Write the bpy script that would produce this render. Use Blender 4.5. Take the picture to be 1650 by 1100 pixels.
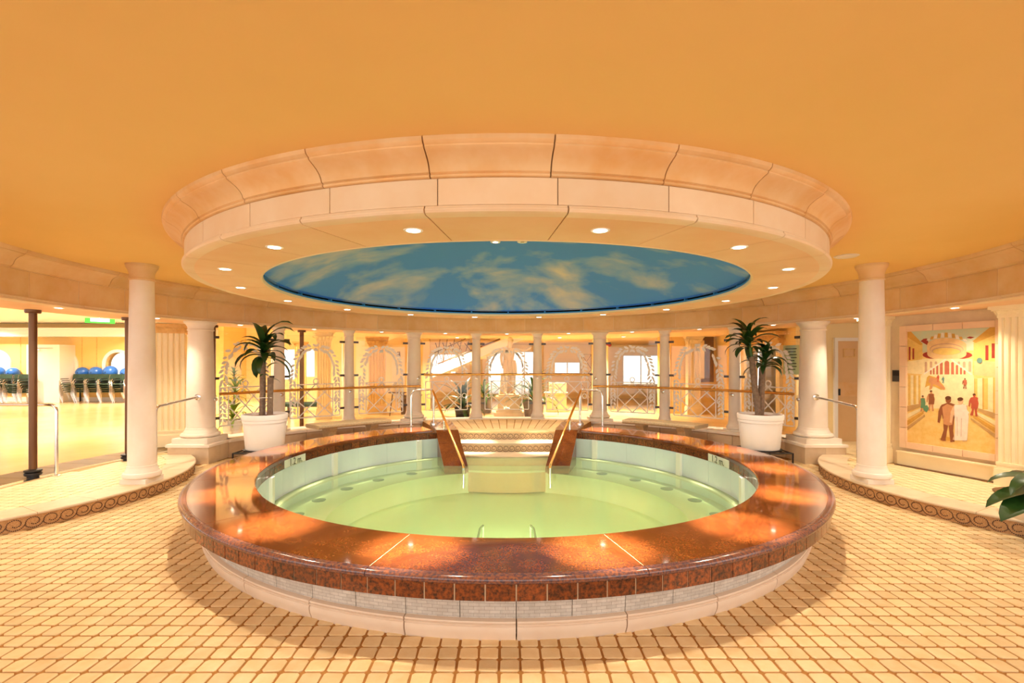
import bpy, math, random
from mathutils import Vector, Matrix
random.seed(7)
PI = math.pi
R = math.radians
C = bpy.context.scene.collection
for o in list(bpy.data.objects):
    bpy.data.objects.remove(o, do_unlink=True)
sc = bpy.context.scene

# ------------------------------------------------------------------ camera, world, exposure
CAMH = 1.608
cam = bpy.data.cameras.new('camera')
cam.sensor_fit = 'HORIZONTAL'
cam.sensor_width = 36.0
cam.lens = 792.0 / 1650.0 * 36.0
cam.shift_x = 8.35 / 1650.0
cam.shift_y = 33.5 / 1650.0
cam.clip_start = 0.05
cam.clip_end = 200
camo = bpy.data.objects.new('camera', cam)
camo.location = (0, -6, CAMH)
camo.rotation_euler = (R(90), 0, 0)
C.objects.link(camo)
sc.camera = camo
w = bpy.data.worlds.new('daylight')
sc.world = w
w.use_nodes = True
w.node_tree.nodes['Background'].inputs[0].default_value = (1.0, 0.95, 0.88, 1)
w.node_tree.nodes['Background'].inputs[1].default_value = 1.35
sc.view_settings.view_transform = 'Standard'
sc.view_settings.look = 'None'
sc.view_settings.gamma = 1.0
sc.view_settings.use_curve_mapping = False
sc.view_settings.exposure = 0.86
try:
    sc.cycles.use_denoising = True
    sc.cycles.max_bounces = 9
    sc.cycles.diffuse_bounces = 5
    sc.cycles.glossy_bounces = 4
    sc.cycles.transparent_max_bounces = 16
    sc.cycles.sample_clamp_indirect = 6.0
except Exception:
    pass
WARM = (1.0, 0.87, 0.66)
E_SOFFIT = 46.0
E_BEAM = 850.0
E_RIM = 72.0
E_HALL = 400.0


# ------------------------------------------------------------------ helpers
def pol(r, th, z=0.0):
    """th in degrees from +Y toward +X"""
    a = R(th)
    return (r * math.sin(a), r * math.cos(a), z)


class MB:
    def __init__(s):
        s.v = []
        s.f = []

    def add(s, v, f):
        n = len(s.v)
        s.v += [tuple(p) for p in v]
        s.f += [tuple(i + n for i in q) for q in f]
        return s

    def box(s, x0, x1, y0, y1, z0, z1, M=None):
        v = [(x0, y0, z0), (x1, y0, z0), (x1, y1, z0), (x0, y1, z0), (x0, y0, z1), (x1, y0, z1), (x1, y1, z1), (x0, y1, z1)]
        if M is not None:
            v = [M @ Vector(p) for p in v]
        return s.add(v, [(3, 2, 1, 0), (4, 5, 6, 7), (0, 1, 5, 4), (1, 2, 6, 5), (2, 3, 7, 6), (3, 0, 4, 7)])

    def ring(s, prof, a0, a1, n, cx=0, cy=0, caps=True):
        """closed profile (r,z) swept a0->a1 degrees"""
        full = abs(a1 - a0) >= 359.99
        m = len(prof)
        v = []
        cnt = n if full else n + 1
        for i in range(cnt):
            a = R(a0 + (a1 - a0) * i / n)
            sa, ca = math.sin(a), math.cos(a)
            for r, z in prof:
                v.append((cx + r * sa, cy + r * ca, z))
        f = []
        for i in range(n):
            j = (i + 1) % cnt
            for k in range(m):
                l = (k + 1) % m
                f.append((i * m + k, j * m + k, j * m + l, i * m + l))
        if not full and caps:
            f.append(tuple(range(m - 1, -1, -1)))
            f.append(tuple(n * m + k for k in range(m)))
        return s.add(v, f)

    def lathe(s, prof, n=24, M=None, cap=True):
        """open profile (r,z) bottom to top around z"""
        v = []
        m = len(prof)
        for i in range(n):
            a = 2 * PI * i / n
            for r, z in prof:
                p = Vector((r * math.cos(a), r * math.sin(a), z))
                v.append(M @ p if M is not None else p)
        f = []
        for i in range(n):
            j = (i + 1) % n
            for k in range(m - 1):
                f.append((i * m + k, j * m + k, j * m + k + 1, i * m + k + 1))
        if cap:
            f.append(tuple(i * m for i in range(n - 1, -1, -1)))
            f.append(tuple(i * m + m - 1 for i in range(n)))
        return s.add(v, f)

    def tube(s, pts, r, n=8, rads=None):
        pts = [Vector(p) for p in pts]
        v = []
        up = None
        for i, p in enumerate(pts):
            if i == 0:
                t = pts[1] - p
            elif i == len(pts) - 1:
                t = p - pts[i - 1]
            else:
                t = (pts[i + 1] - p).normalized() + (p - pts[i - 1]).normalized()
            t.normalize()
            if up is None:
                up = Vector((0, 0, 1)) if abs(t.z) < .9 else Vector((1, 0, 0))
            a = t.cross(up)
            if a.length < 1e-4:
                a = t.cross(Vector((0, 1, 0)))
            a.normalize()
            b = t.cross(a).normalized()
            up = -b if up.dot(-b) > up.dot(b) else b
            rr = rads[i] if rads else r
            for k in range(n):
                q = 2 * PI * k / n
                v.append(p + a * (rr * math.cos(q)) + b * (rr * math.sin(q)))
        f = []
        for i in range(len(pts) - 1):
            for k in range(n):
                l = (k + 1) % n
                f.append((i * n + k, i * n + l, (i + 1) * n + l, (i + 1) * n + k))
        f.append(tuple(range(n)))
        f.append(tuple((len(pts) - 1) * n + k for k in range(n - 1, -1, -1)))
        return s.add(v, f)

    def sphere(s, c, r, n=12, m=8, sx=1, sy=1, sz=1):
        v = [(c[0], c[1], c[2] - r * sz)]
        for i in range(1, m):
            a = -PI / 2 + PI * i / m
            for k in range(n):
                q = 2 * PI * k / n
                v.append((c[0] + sx * r * math.cos(a) * math.cos(q), c[1] + sy * r * math.cos(a) * math.sin(q), c[2] + sz * r * math.sin(a)))
        v.append((c[0], c[1], c[2] + r * sz))
        f = []
        for k in range(n):
            f.append((0, 1 + (k + 1) % n, 1 + k))
            f.append((len(v) - 1, 1 + (m - 2) * n + k, 1 + (m - 2) * n + (k + 1) % n))
        for i in range(m - 2):
            for k in range(n):
                l = (k + 1) % n
                f.append((1 + i * n + k, 1 + i * n + l, 1 + (i + 1) * n + l, 1 + (i + 1) * n + k))
        return s.add(v, f)

    def prism(s, pts, z0, z1, M=None):
        """polygon (x,y) extruded in z; M maps it"""
        n = len(pts)
        v = [Vector((x, y, z0)) for x, y in pts] + [Vector((x, y, z1)) for x, y in pts]
        if M is not None:
            v = [M @ p for p in v]
        f = [tuple(range(n - 1, -1, -1)), tuple(range(n, 2 * n))]
        for i in range(n):
            j = (i + 1) % n
            f.append((i, j, n + j, n + i))
        return s.add(v, f)

    def mesh(s, name, mat, smooth=None):
        me = bpy.data.meshes.new(name)
        me.from_pydata([tuple(p) for p in s.v], [], s.f)
        if mat:
            me.materials.append(mat)
        if smooth:
            me.polygons.foreach_set('use_smooth', [True] * len(me.polygons))
            me.set_sharp_from_angle(angle=R(smooth))
        me.update()
        return me

    def build(s, name, mat, parent=None, smooth=None, loc=None, kind=None):
        return link(name, s.mesh(name, mat, smooth), parent, loc, kind)


def link(name, me, parent=None, loc=None, kind=None):
    o = bpy.data.objects.new(name, me)
    C.objects.link(o)
    if parent is not None:
        o.parent = parent
    if loc is not None:
        o.location = loc
    if kind:
        o['kind'] = kind
    return o


def thing(name, label, cat, loc=(0, 0, 0), rz=0.0, group=None):
    o = bpy.data.objects.new(name, None)
    o.empty_display_size = .1
    C.objects.link(o)
    o.location = loc
    o.rotation_euler = (0, 0, rz)
    tag(o, label, cat, group)
    return o


def tag(o, label, cat, group=None):
    o['label'] = label
    o['category'] = cat
    if group:
        o['group'] = group
    return o


def struct(name, mb, mat, smooth=None, label=None):
    o = mb.build(name, mat, None, smooth)
    o['kind'] = 'structure'
    if label:
        o['label'] = label
    return o


def sempty(name, label=None):
    o = bpy.data.objects.new(name, None)
    C.objects.link(o)
    o['kind'] = 'structure'
    if label:
        o['label'] = label
    return o


def copy_tree(o, parent=None):
    c = o.copy()
    C.objects.link(c)
    c.parent = parent
    for ch in list(o.children):
        copy_tree(ch, c)
    return c


def bevel_box(mb, x0, x1, y0, y1, z0, z1, b=.01, M=None):
    """box with a chamfered upper rim"""
    v = []
    for z, i in ((z0, 0), (z1 - b, 0), (z1, b)):
        v += [(x0 + i, y0 + i, z), (x1 - i, y0 + i, z), (x1 - i, y1 - i, z), (x0 + i, y1 - i, z)]
    if M is not None:
        v = [M @ Vector(p) for p in v]
    f = [(3, 2, 1, 0), (8, 9, 10, 11)]
    for q in (0, 4):
        for k in range(4):
            l = (k + 1) % 4
            f.append((q + k, q + l, q + 4 + l, q + 4 + k))
    return mb.add(v, f)


def spot(name, loc, energy, size=80, blend=.6, color=WARM, rad=.045, rot=(0, 0, 0), parent=None):
    l = bpy.data.lights.new(name, 'SPOT')
    l.energy = energy
    l.spot_size = R(size)
    l.spot_blend = blend
    l.color = color
    l.shadow_soft_size = rad
    o = bpy.data.objects.new(name, l)
    C.objects.link(o)
    o.location = loc
    o.rotation_euler = rot
    if parent is not None:
        o.parent = parent
    return o


# ------------------------------------------------------------------ materials
def mat(name, col, rough=.5, metal=0., var=None, scale=6., spec=.5, bump=0., bscale=40., island=0., emit=None, estr=1., detail=4., coat=0., stops=(.35, .68), island2=None):
    m = bpy.data.materials.new(name)
    m.use_nodes = True
    nt = m.node_tree
    b = nt.nodes['Principled BSDF']
    b.inputs['Base Color'].default_value = (*col, 1)
    b.inputs['Roughness'].default_value = rough
    b.inputs['Metallic'].default_value = metal
    b.inputs['Specular IOR Level'].default_value = spec
    if coat:
        b.inputs['Coat Weight'].default_value = coat
        b.inputs['Coat Roughness'].default_value = .03
    if emit:
        b.inputs['Emission Color'].default_value = (*emit, 1)
        b.inputs['Emission Strength'].default_value = estr
    tc = nt.nodes.new('ShaderNodeTexCoord')
    geo = nt.nodes.new('ShaderNodeNewGeometry')
    out = None
    if var:
        nz = nt.nodes.new('ShaderNodeTexNoise')
        nz.inputs['Scale'].default_value = scale
        nz.inputs['Detail'].default_value = detail
        nz.inputs['Roughness'].default_value = .62
        nt.links.new(geo.outputs['Position'], nz.inputs['Vector'])
        cr = nt.nodes.new('ShaderNodeValToRGB')
        cr.color_ramp.elements[0].position = stops[0]
        cr.color_ramp.elements[1].position = stops[1]
        cr.color_ramp.elements[0].color = (*var, 1)
        cr.color_ramp.elements[1].color = (*col, 1)
        nt.links.new(nz.outputs['Fac'], cr.inputs['Fac'])
        out = cr.outputs['Color']
    if island:
        oi = nt.nodes.new('ShaderNodeObjectInfo')
        ad = nt.nodes.new('ShaderNodeMath')
        ad.operation = 'ADD'
        nt.links.new(geo.outputs['Random Per Island'], ad.inputs[0])
        nt.links.new(oi.outputs['Random'], ad.inputs[1])
        fr = nt.nodes.new('ShaderNodeMath')
        fr.operation = 'FRACT'
        nt.links.new(ad.outputs[0], fr.inputs[0])
        mr = nt.nodes.new('ShaderNodeMapRange')
        mr.inputs['To Min'].default_value = 1 - island
        mr.inputs['To Max'].default_value = 1 + island * .35
        nt.links.new(fr.outputs[0], mr.inputs['Value'])
        mx = nt.nodes.new('ShaderNodeMix')
        mx.data_type = 'RGBA'
        mx.blend_type = 'MULTIPLY'
        mx.inputs[0].default_value = 1
        if out is not None:
            nt.links.new(out, mx.inputs[6])
        else:
            mx.inputs[6].default_value = (*col, 1)
        cb = nt.nodes.new('ShaderNodeCombineColor')
        for i in range(3):
            nt.links.new(mr.outputs[0], cb.inputs[i])
        nt.links.new(cb.outputs[0], mx.inputs[7])
        out = mx.outputs[2]
    if out is not None:
        nt.links.new(out, b.inputs['Base Color'])
    if bump:
        n2 = nt.nodes.new('ShaderNodeTexNoise')
        n2.inputs['Scale'].default_value = bscale
        n2.inputs['Detail'].default_value = 5
        nt.links.new(geo.outputs['Position'], n2.inputs['Vector'])
        bp = nt.nodes.new('ShaderNodeBump')
        bp.inputs['Strength'].default_value = bump
        bp.inputs['Distance'].default_value = .01
        nt.links.new(n2.outputs['Fac'], bp.inputs['Height'])
        nt.links.new(bp.outputs['Normal'], b.inputs['Normal'])
    return m


def emission(name, col, strength):
    m = bpy.data.materials.new(name)
    m.use_nodes = True
    nt = m.node_tree
    for n in list(nt.nodes):
        nt.nodes.remove(n)
    o = nt.nodes.new('ShaderNodeOutputMaterial')
    e = nt.nodes.new('ShaderNodeEmission')
    e.inputs[0].default_value = (*col, 1)
    e.inputs[1].default_value = strength
    nt.links.new(e.outputs[0], o.inputs[0])
    return m


def glassy(name, tint, ior, rough=0.0, diffuse=None, dmix=0., bump=None, trans=0.):
    """clear sheet: tinted see-through plus fresnel gloss, optionally partly frosted"""
    m = bpy.data.materials.new(name)
    m.use_nodes = True
    nt = m.node_tree
    for n in list(nt.nodes):
        nt.nodes.remove(n)
    o = nt.nodes.new('ShaderNodeOutputMaterial')
    t = nt.nodes.new('ShaderNodeBsdfTransparent')
    t.inputs[0].default_value = (*tint, 1)
    g = nt.nodes.new('ShaderNodeBsdfGlossy')
    g.inputs['Roughness'].default_value = rough
    fr = nt.nodes.new('ShaderNodeFresnel')
    fr.inputs['IOR'].default_value = ior
    base = t
    if diffuse:
        d = nt.nodes.new('ShaderNodeBsdfDiffuse')
        d.inputs[0].default_value = (*diffuse, 1)
        mm = nt.nodes.new('ShaderNodeMixShader')
        mm.inputs[0].default_value = dmix
        nt.links.new(t.outputs[0], mm.inputs[1])
        if trans:
            tl_ = nt.nodes.new('ShaderNodeBsdfTranslucent')
            tl_.inputs[0].default_value = (*diffuse, 1)
            m2 = nt.nodes.new('ShaderNodeMixShader')
            m2.inputs[0].default_value = trans
            nt.links.new(d.outputs[0], m2.inputs[1])
            nt.links.new(tl_.outputs[0], m2.inputs[2])
            nt.links.new(m2.outputs[0], mm.inputs[2])
        else:
            nt.links.new(d.outputs[0], mm.inputs[2])
        base = mm
    mx = nt.nodes.new('ShaderNodeMixShader')
    nt.links.new(fr.outputs[0], mx.inputs[0])
    nt.links.new(base.outputs[0], mx.inputs[1])
    nt.links.new(g.outputs[0], mx.inputs[2])
    if bump:
        geo = nt.nodes.new('ShaderNodeNewGeometry')
        nz = nt.nodes.new('ShaderNodeTexNoise')
        nz.inputs['Scale'].default_value = bump[1]
        nz.inputs['Detail'].default_value = 2
        nt.links.new(geo.outputs['Position'], nz.inputs['Vector'])
        bp = nt.nodes.new('ShaderNodeBump')
        bp.inputs['Strength'].default_value = bump[0]
        bp.inputs['Distance'].default_value = .02
        nt.links.new(nz.outputs['Fac'], bp.inputs['Height'])
        nt.links.new(bp.outputs[0], g.inputs['Normal'])
    nt.links.new(mx.outputs[0], o.inputs[0])
    return m


M = {}
M['ceiling'] = mat('ceiling_paint', (.87, .60, .235), .85, var=(.84, .57, .21), scale=.5, spec=.1)
M['peach'] = mat('peach_stone', (.81, .55, .28), .6, var=(.75, .42, .15), scale=2.6, spec=.25, island=.10, stops=(.32, .62))
M['pale'] = mat('pale_stone', (.85, .69, .48), .55, var=(.81, .60, .37), scale=2.2, spec=.3, island=.06)
M['soffit'] = mat('soffit_stone', (.86, .61, .39), .6, var=(.82, .53, .30), scale=1.8, spec=.2, island=.05)
M['tan'] = mat('tan_stone', (.80, .59, .35), .6, var=(.73, .47, .22), scale=2.2, spec=.2, island=.10)
M['cream'] = mat('cream_stone', (.85, .76, .665), .5, var=(.81, .70, .59), scale=3.5, spec=.35)
M['mortar'] = mat('mortar', (.36, .27, .17), .9, spec=.1)
M['lime'] = mat('limestone', (.72, .57, .40), .45, var=(.65, .49, .32), scale=5, spec=.35, island=.08)
M['tile'] = mat('tumbled_tile', (.86, .65, .37), .42, var=(.79, .55, .27), scale=9, spec=.4, island=.16, bump=.15, bscale=35, detail=6)
M['grout'] = mat('brown_grout', (.46, .23, .07), .85, var=(.37, .17, .045), scale=5, spec=.15)
M['ptile'] = mat('platform_tile', (.84, .68, .42), .4, var=(.78, .60, .34), scale=8, spec=.4, island=.10)
M['pgrout'] = mat('platform_grout', (.52, .36, .18), .85, spec=.15)
def granite(name, c1, c2, rough):
    m = mat(name, c1, rough, var=c2, scale=105, spec=.6, detail=9, stops=(.36, .62), island=.10, coat=.35)
    nt = m.node_tree
    b = nt.nodes['Principled BSDF']
    src = b.inputs['Base Color'].links[0].from_socket
    geo = nt.nodes.new('ShaderNodeNewGeometry')
    nz = nt.nodes.new('ShaderNodeTexNoise')
    nz.inputs['Scale'].default_value = 2.2
    nz.inputs['Detail'].default_value = 7
    nz.inputs['Distortion'].default_value = 1.2
    nt.links.new(geo.outputs['Position'], nz.inputs['Vector'])
    cr = nt.nodes.new('ShaderNodeValToRGB')
    cr.color_ramp.elements[0].position = .35
    cr.color_ramp.elements[1].position = .68
    cr.color_ramp.elements[0].color = (.62, .50, .45, 1)
    cr.color_ramp.elements[1].color = (1.15, 1.12, .95, 1)
    nt.links.new(nz.outputs['Fac'], cr.inputs['Fac'])
    mx = nt.nodes.new('ShaderNodeMix')
    mx.data_type = 'RGBA'
    mx.blend_type = 'MULTIPLY'
    mx.inputs[0].default_value = 1
    nt.links.new(src, mx.inputs[6])
    nt.links.new(cr.outputs[0], mx.inputs[7])
    nt.links.new(mx.outputs[2], b.inputs['Base Color'])
    return m


M['granite'] = granite('red_granite', (.31, .082, .018), (.075, .025, .014), .07)
M['granite_rim'] = mat('granite_bullnose', (.27, .09, .045), .12, var=(.08, .045, .055), scale=60, spec=.7, detail=9, stops=(.40, .62))
M['granite_tile'] = mat('granite_tile', (.33, .085, .025), .16, var=(.055, .03, .02), scale=45, spec=.5, detail=9, stops=(.36, .62), island=.35)
M['joint'] = mat('pale_joint', (.70, .50, .30), .8)
M['panel'] = mat('etched_panel', (.66, .60, .53), .5, var=(.57, .50, .43), scale=22, spec=.3, island=.06, detail=3)
nt = M['panel'].node_tree
_b = nt.nodes['Principled BSDF']
_src = _b.inputs['Base Color'].links[0].from_socket
_geo = nt.nodes.new('ShaderNodeNewGeometry')
_sx = nt.nodes.new('ShaderNodeSeparateXYZ')
nt.links.new(_geo.outputs['Position'], _sx.inputs[0])
_at = nt.nodes.new('ShaderNodeMath')
_at.operation = 'ARCTAN2'
nt.links.new(_sx.outputs[0], _at.inputs[0])
nt.links.new(_sx.outputs[1], _at.inputs[1])
_ml = nt.nodes.new('ShaderNodeMath')
_ml.operation = 'MULTIPLY'
_ml.inputs[1].default_value = 3.15
nt.links.new(_at.outputs[0], _ml.inputs[0])
_cx = nt.nodes.new('ShaderNodeCombineXYZ')
nt.links.new(_ml.outputs[0], _cx.inputs[0])
nt.links.new(_sx.outputs[2], _cx.inputs[1])
_bt = nt.nodes.new('ShaderNodeTexBrick')
_bt.inputs['Scale'].default_value = 1.0
_bt.inputs['Brick Width'].default_value = .062
_bt.inputs['Row Height'].default_value = .021
_bt.inputs['Mortar Size'].default_value = .0012
_bt.inputs['Color2'].default_value = (.82, .82, .82, 1)
_bt.inputs['Color1'].default_value = (1, 1, 1, 1)
_bt.inputs['Mortar'].default_value = (.55, .52, .5, 1)
nt.links.new(_cx.outputs[0], _bt.inputs['Vector'])
_mx = nt.nodes.new('ShaderNodeMix')
_mx.data_type = 'RGBA'
_mx.blend_type = 'MULTIPLY'
_mx.inputs[0].default_value = 1
nt.links.new(_src, _mx.inputs[6])
nt.links.new(_bt.outputs['Color'], _mx.inputs[7])
nt.links.new(_mx.outputs[2], _b.inputs['Base Color'])
M['poolwall'] = mat('pool_wall', (.72, .81, .87), .3, var=(.69, .78, .84), scale=3, spec=.4)
M['poolstrip'] = mat('pool_strip', (.86, .86, .80), .35)
M['bench'] = mat('pool_bench', (.74, .82, .58), .6, var=(.71, .79, .55), scale=3)
M['basin'] = mat('pool_basin', (.68, .84, .52), .6, var=(.66, .81, .50), scale=2)
M['gutter'] = mat('pool_gutter', (.66, .62, .47), .5)
M['water'] = glassy('pool_water', (.86, .96, .76), 1.33, .16, (.60, .77, .46), .28, bump=(.03, 3.))
M['jet'] = mat('jet_grille', (.10, .16, .09), .5)
M['steel'] = mat('stainless', (.80, .79, .78), .17, 1.0)
M['brass'] = mat('brass', (.80, .47, .14), .2, 1.0)
M['bronze'] = mat('bronze', (.16, .075, .035), .32, .7)
M['black'] = mat('black_iron', (.018, .012, .010), .5, .3)
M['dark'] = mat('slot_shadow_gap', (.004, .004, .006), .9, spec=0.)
M['clamp'] = mat('clamp_metal', (.10, .085, .08), .35, .8)
M['glass'] = glassy('clear_glass', (.985, .99, .975), 1.45, 0.0)
M['frost'] = glassy('frosted_etch', (1, .98, .93), 1.15, .5, (1.0, .98, .95), .97, trans=.12)
M['mosaic'] = mat('mosaic_riser', (.54, .31, .14), .6, var=(.40, .20, .08), scale=70, spec=.25, detail=3)
M['mosaic_pale'] = mat('mosaic_riser_pale', (.74, .56, .36), .6, var=(.62, .43, .25), scale=90, spec=.25, detail=3)
M['tess'] = mat('dark_tessera', (.055, .018, .012), .4)
M['bluerim'] = mat('blue_rim', (.03, .22, .55), .5)
M['pot'] = mat('white_pot', (.93, .91, .90), .4, var=(.90, .87, .85), scale=2)
M['soil'] = mat('terracotta_bark', (.28, .075, .02), .9, var=(.18, .045, .012), scale=30, bump=.5)
M['trunk'] = mat('grey_trunk', (.27, .19, .135), .85, var=(.17, .115, .08), scale=25, bump=.6, bscale=50)
M['leaf'] = mat('dark_leaf', (.022, .075, .012), .35, var=(.012, .045, .008), scale=7, spec=.5)
M['leaf2'] = mat('green_leaf', (.06, .16, .012), .4, var=(.035, .11, .01), scale=7)
M['leaf3'] = mat('lime_leaf', (.28, .40, .03), .5, var=(.20, .32, .02), scale=7)
M['benchstone'] = mat('bench_granite', (.68, .54, .33), .5, var=(.48, .37, .22), scale=45, detail=6)
M['wood'] = mat('maple_floor', (.82, .57, .28), .16, var=(.76, .50, .22), scale=1.2, spec=.5)
M['woodstrip'] = mat('oak_border', (.17, .09, .013), .5, var=(.13, .07, .01), scale=3, island=.1)
M['hallfloor'] = mat('hall_floor', (.72, .50, .24), .3, var=(.66, .44, .19), scale=1.5)
M['ywall'] = mat('yellow_wall', (.86, .60, .21), .55, var=(.84, .57, .19), scale=1.)
M['cwall'] = mat('cream_wall', (.90, .73, .40), .6, var=(.88, .70, .36), scale=1.)
M['pilaster'] = mat('cream_pilaster', (.90, .77, .50), .55, var=(.87, .73, .46), scale=3)
M['gilt'] = mat('gilded_plaster', (.80, .52, .18), .5, var=(.68, .38, .10), scale=12)
M['white'] = mat('white_paint', (.86, .83, .79), .5)
M['hallceil'] = mat('hall_ceiling', (.90, .70, .40), .8)
M['doorwood'] = mat('tan_door', (.78, .50, .22), .5, var=(.74, .46, .19), scale=2)
M['lamp'] = emission('lamp_glow', (1, .93, .80), 7.0)
M['lampring'] = mat('lamp_trim', (.90, .85, .78), .4)
M['green'] = emission('exit_green', (.12, .85, .06), 1.2)
M['exitw'] = emission('exit_white', (.8, 1, .75), 2.0)
M['chair'] = mat('green_fabric', (.022, .050, .026), .8, var=(.015, .036, .018), scale=9)
M['ball'] = mat('blue_ball', (.03, .15, .55), .3, var=(.025, .13, .50), scale=3)
M['statue'] = mat('statue_plaster', (.86, .72, .50), .6, var=(.82, .66, .44), scale=5)
M['planter_grey'] = mat('grey_planter', (.20, .16, .15), .5)
M['oak'] = mat('dark_oak', (.17, .075, .02), .5, var=(.11, .045, .012), scale=8)
M['plate'] = mat('dark_plate', (.07, .06, .055), .35, .5)
M['notice'] = mat('pale_green_sign', (.62, .68, .38), .5)
M['ink'] = mat('dark_ink', (.05, .06, .03), .6)
M['label'] = mat('depth_plate', (.86, .84, .76), .4)
M['red'] = mat('red_tag', (.55, .02, .015), .4)
M['frame'] = mat('mural_frame_stone', (.82, .58, .38), .5, var=(.78, .52, .32), scale=4, island=.06)
M['surround'] = mat('mural_surround', (.72, .58, .38), .55, var=(.64, .50, .32), scale=5)
M['mirror'] = mat('mirror_glass', (.85, .85, .80), .03, 1.0)

# sky dome paint: blue with soft cloud patches
m = bpy.data.materials.new('sky_paint')
m.use_nodes = True
nt = m.node_tree
b = nt.nodes['Principled BSDF']
b.inputs['Roughness'].default_value = .8
b.inputs['Specular IOR Level'].default_value = .1
geo = nt.nodes.new('ShaderNodeNewGeometry')
mp = nt.nodes.new('ShaderNodeMapping')
mp.inputs['Location'].default_value = (3.4, 1.9, 0)
mp.inputs['Scale'].default_value = (.62, .62, .62)
nt.links.new(geo.outputs['Position'], mp.inputs[0])
nz = nt.nodes.new('ShaderNodeTexNoise')
nz.inputs['Scale'].default_value = 1.6
nz.inputs['Detail'].default_value = 5
nz.inputs['Roughness'].default_value = .52
nz.inputs['Distortion'].default_value = .25
nt.links.new(mp.outputs[0], nz.inputs['Vector'])
cr = nt.nodes.new('ShaderNodeValToRGB')
e = cr.color_ramp.elements
e[0].position = .47
e[0].color = (.095, .28, .74, 1)
e[1].position = .72
e[1].color = (.68, .60, .56, 1)
x = cr.color_ramp.elements.new(.56)
x.color = (.27, .40, .66, 1)
nt.links.new(nz.outputs['Fac'], cr.inputs['Fac'])
nt.links.new(cr.outputs[0], b.inputs['Base Color'])
M['sky'] = m

# ------------------------------------------------------------------ shell: floors, ceilings, walls
POOL_IN, POOL_OUT, COPE = 2.73, 3.335, .444
ZP = .15          # raised platforms and hall floor
ZK = .31          # kerb top and deck
ZC = 2.797        # ceiling
PCX, PR, PRI = 6.77, 2.5, 2.15      # platform discs


def inplat(x, y, r=PR):
    return math.hypot(abs(x) - PCX, y) < r


mb = MB()
mb.ring([(3.0, -.30), (9.5, -.30), (9.5, -.0075), (3.0, -.0075)], 0, 360, 96)
floor = struct('floor', mb, M['grout'], label='brown grouted floor under square tumbled tan tiles')

# tumbled tile variants
PITCH = .1135


def tile_mb(hx, hy, rc, jit, top=0.0, bot=-.012, ch=.006, rnd=random):
    """rounded square tile with a worn rim, centred on 0"""
    pts = []
    for cx, cy, a0 in ((1, 1, 0), (-1, 1, 90), (-1, -1, 180), (1, -1, 270)):
        jx, jy = rnd.uniform(-jit, jit), rnd.uniform(-jit, jit)
        r = rc * rnd.uniform(.7, 1.4)
        for a in (a0 + 12, a0 + 78):
            pts.append((cx * (hx - r) + r * math.cos(R(a)) + jx, cy * (hy - r) + r * math.sin(R(a)) + jy))
    n = len(pts)
    v = [(x, y, bot) for x, y in pts] + [(x * .99, y * .99, top - ch * .35) for x, y in pts] + [(x - math.copysign(ch, x), y - math.copysign(ch, y), top) for x, y in pts]
    f = [tuple(range(2 * n, 3 * n))]
    for q in (0, n):
        for k in range(n):
            l = (k + 1) % n
            f.append((q + k, q + l, q + n + l, q + n + k))
    m = MB()
    m.add(v, f)
    return m


variants = [tile_mb(.0505, .0505, .013, .0025) for _ in range(10)]
vmesh = [v.mesh('tile', M['tile']) for v in variants]
cells = []
for i in range(-60, 61):
    for j in range(-44, 50):
        x = -.0403 + (i + .5) * PITCH
        y = -3.331 + (j + .5) * PITCH
        r = math.hypot(x, y)
        if r < 3.09 or r > 5.15 and y > -1:
            continue
        if r > 6.3 or y < -4.3:
            continue
        if inplat(x, y, PR - .02):
            continue
        d = y + 6
        if d < 2.2 or abs(x / d) > 1.08:
            continue
        cells.append((d, x, y))
cells.sort()
big = 0
rest = MB()
for d, x, y in cells:
    k = random.randrange(10)
    if big < 298 and abs(x / d) < 1.045 and y > -3.62:
        link('tile', vmesh[k], floor, (x, y, 0))
        big += 1
    else:
        rest.add([(p[0] + x, p[1] + y, p[2]) for p in variants[k].v], variants[k].f)
rest.build('small_tiles', M['tile'], floor, kind='stuff')

# hall floors behind the colonnade
mb = MB()
mb.ring([(5.3, -.3), (30, -.3), (30, ZP - .004), (5.3, ZP - .004)], -62, 118, 80)
fl = struct('floor_hall', mb, M['hallfloor'], label='tan polished hall floor behind the colonnade')
mb = MB()
mb.ring([(6.55, -.3), (34, -.3), (34, ZP), (6.55, ZP)], -118, -28.5, 60)
wf = struct('floor_studio', mb, M['wood'], label='glossy maple studio floor left of the pool')
bs = sempty('trim_1', 'dark oak border boards at the studio edge')
for k in range(26):
    a = -118 + k * 2.7
    MB().ring([(5.975, -.05), (6.545, -.05), (6.545, ZP + .002), (5.975, ZP + .002)], a + .04, a + 2.66, 4).build('board', M['woodstrip'], bs)
mb = MB()
mb.ring([(5.87, 0), (5.97, 0), (5.97, ZP + .004), (5.87, ZP + .004)], -118, -60, 40)
struct('trim_2', mb, M['steel'], label='steel threshold strip between tiles and oak boards')

# bulkhead between the high studio ceiling and the low hall ceiling
mb = MB()
mb.ring([(6.15, 2.33), (24, 2.33), (24, 3.2), (6.15, 3.2)], -20.9, -20.5, 1)
struct('wall_bulkhead', mb, M['hallceil'], label='cream bulkhead between studio and hall ceilings')
# main ceiling
mb = MB()
mb.ring([(3.2, ZC), (5.5, ZC), (5.5, ZC + .12), (3.2, ZC + .12)], 0, 360, 96)
mb.ring([(5.5, ZC), (7.6, ZC), (7.6, ZC + .12), (5.5, ZC + .12)], 126, 234, 30)
struct('ceiling', mb, M['ceiling'], 30, label='smooth amber painted ceiling around the round canopy')
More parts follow.
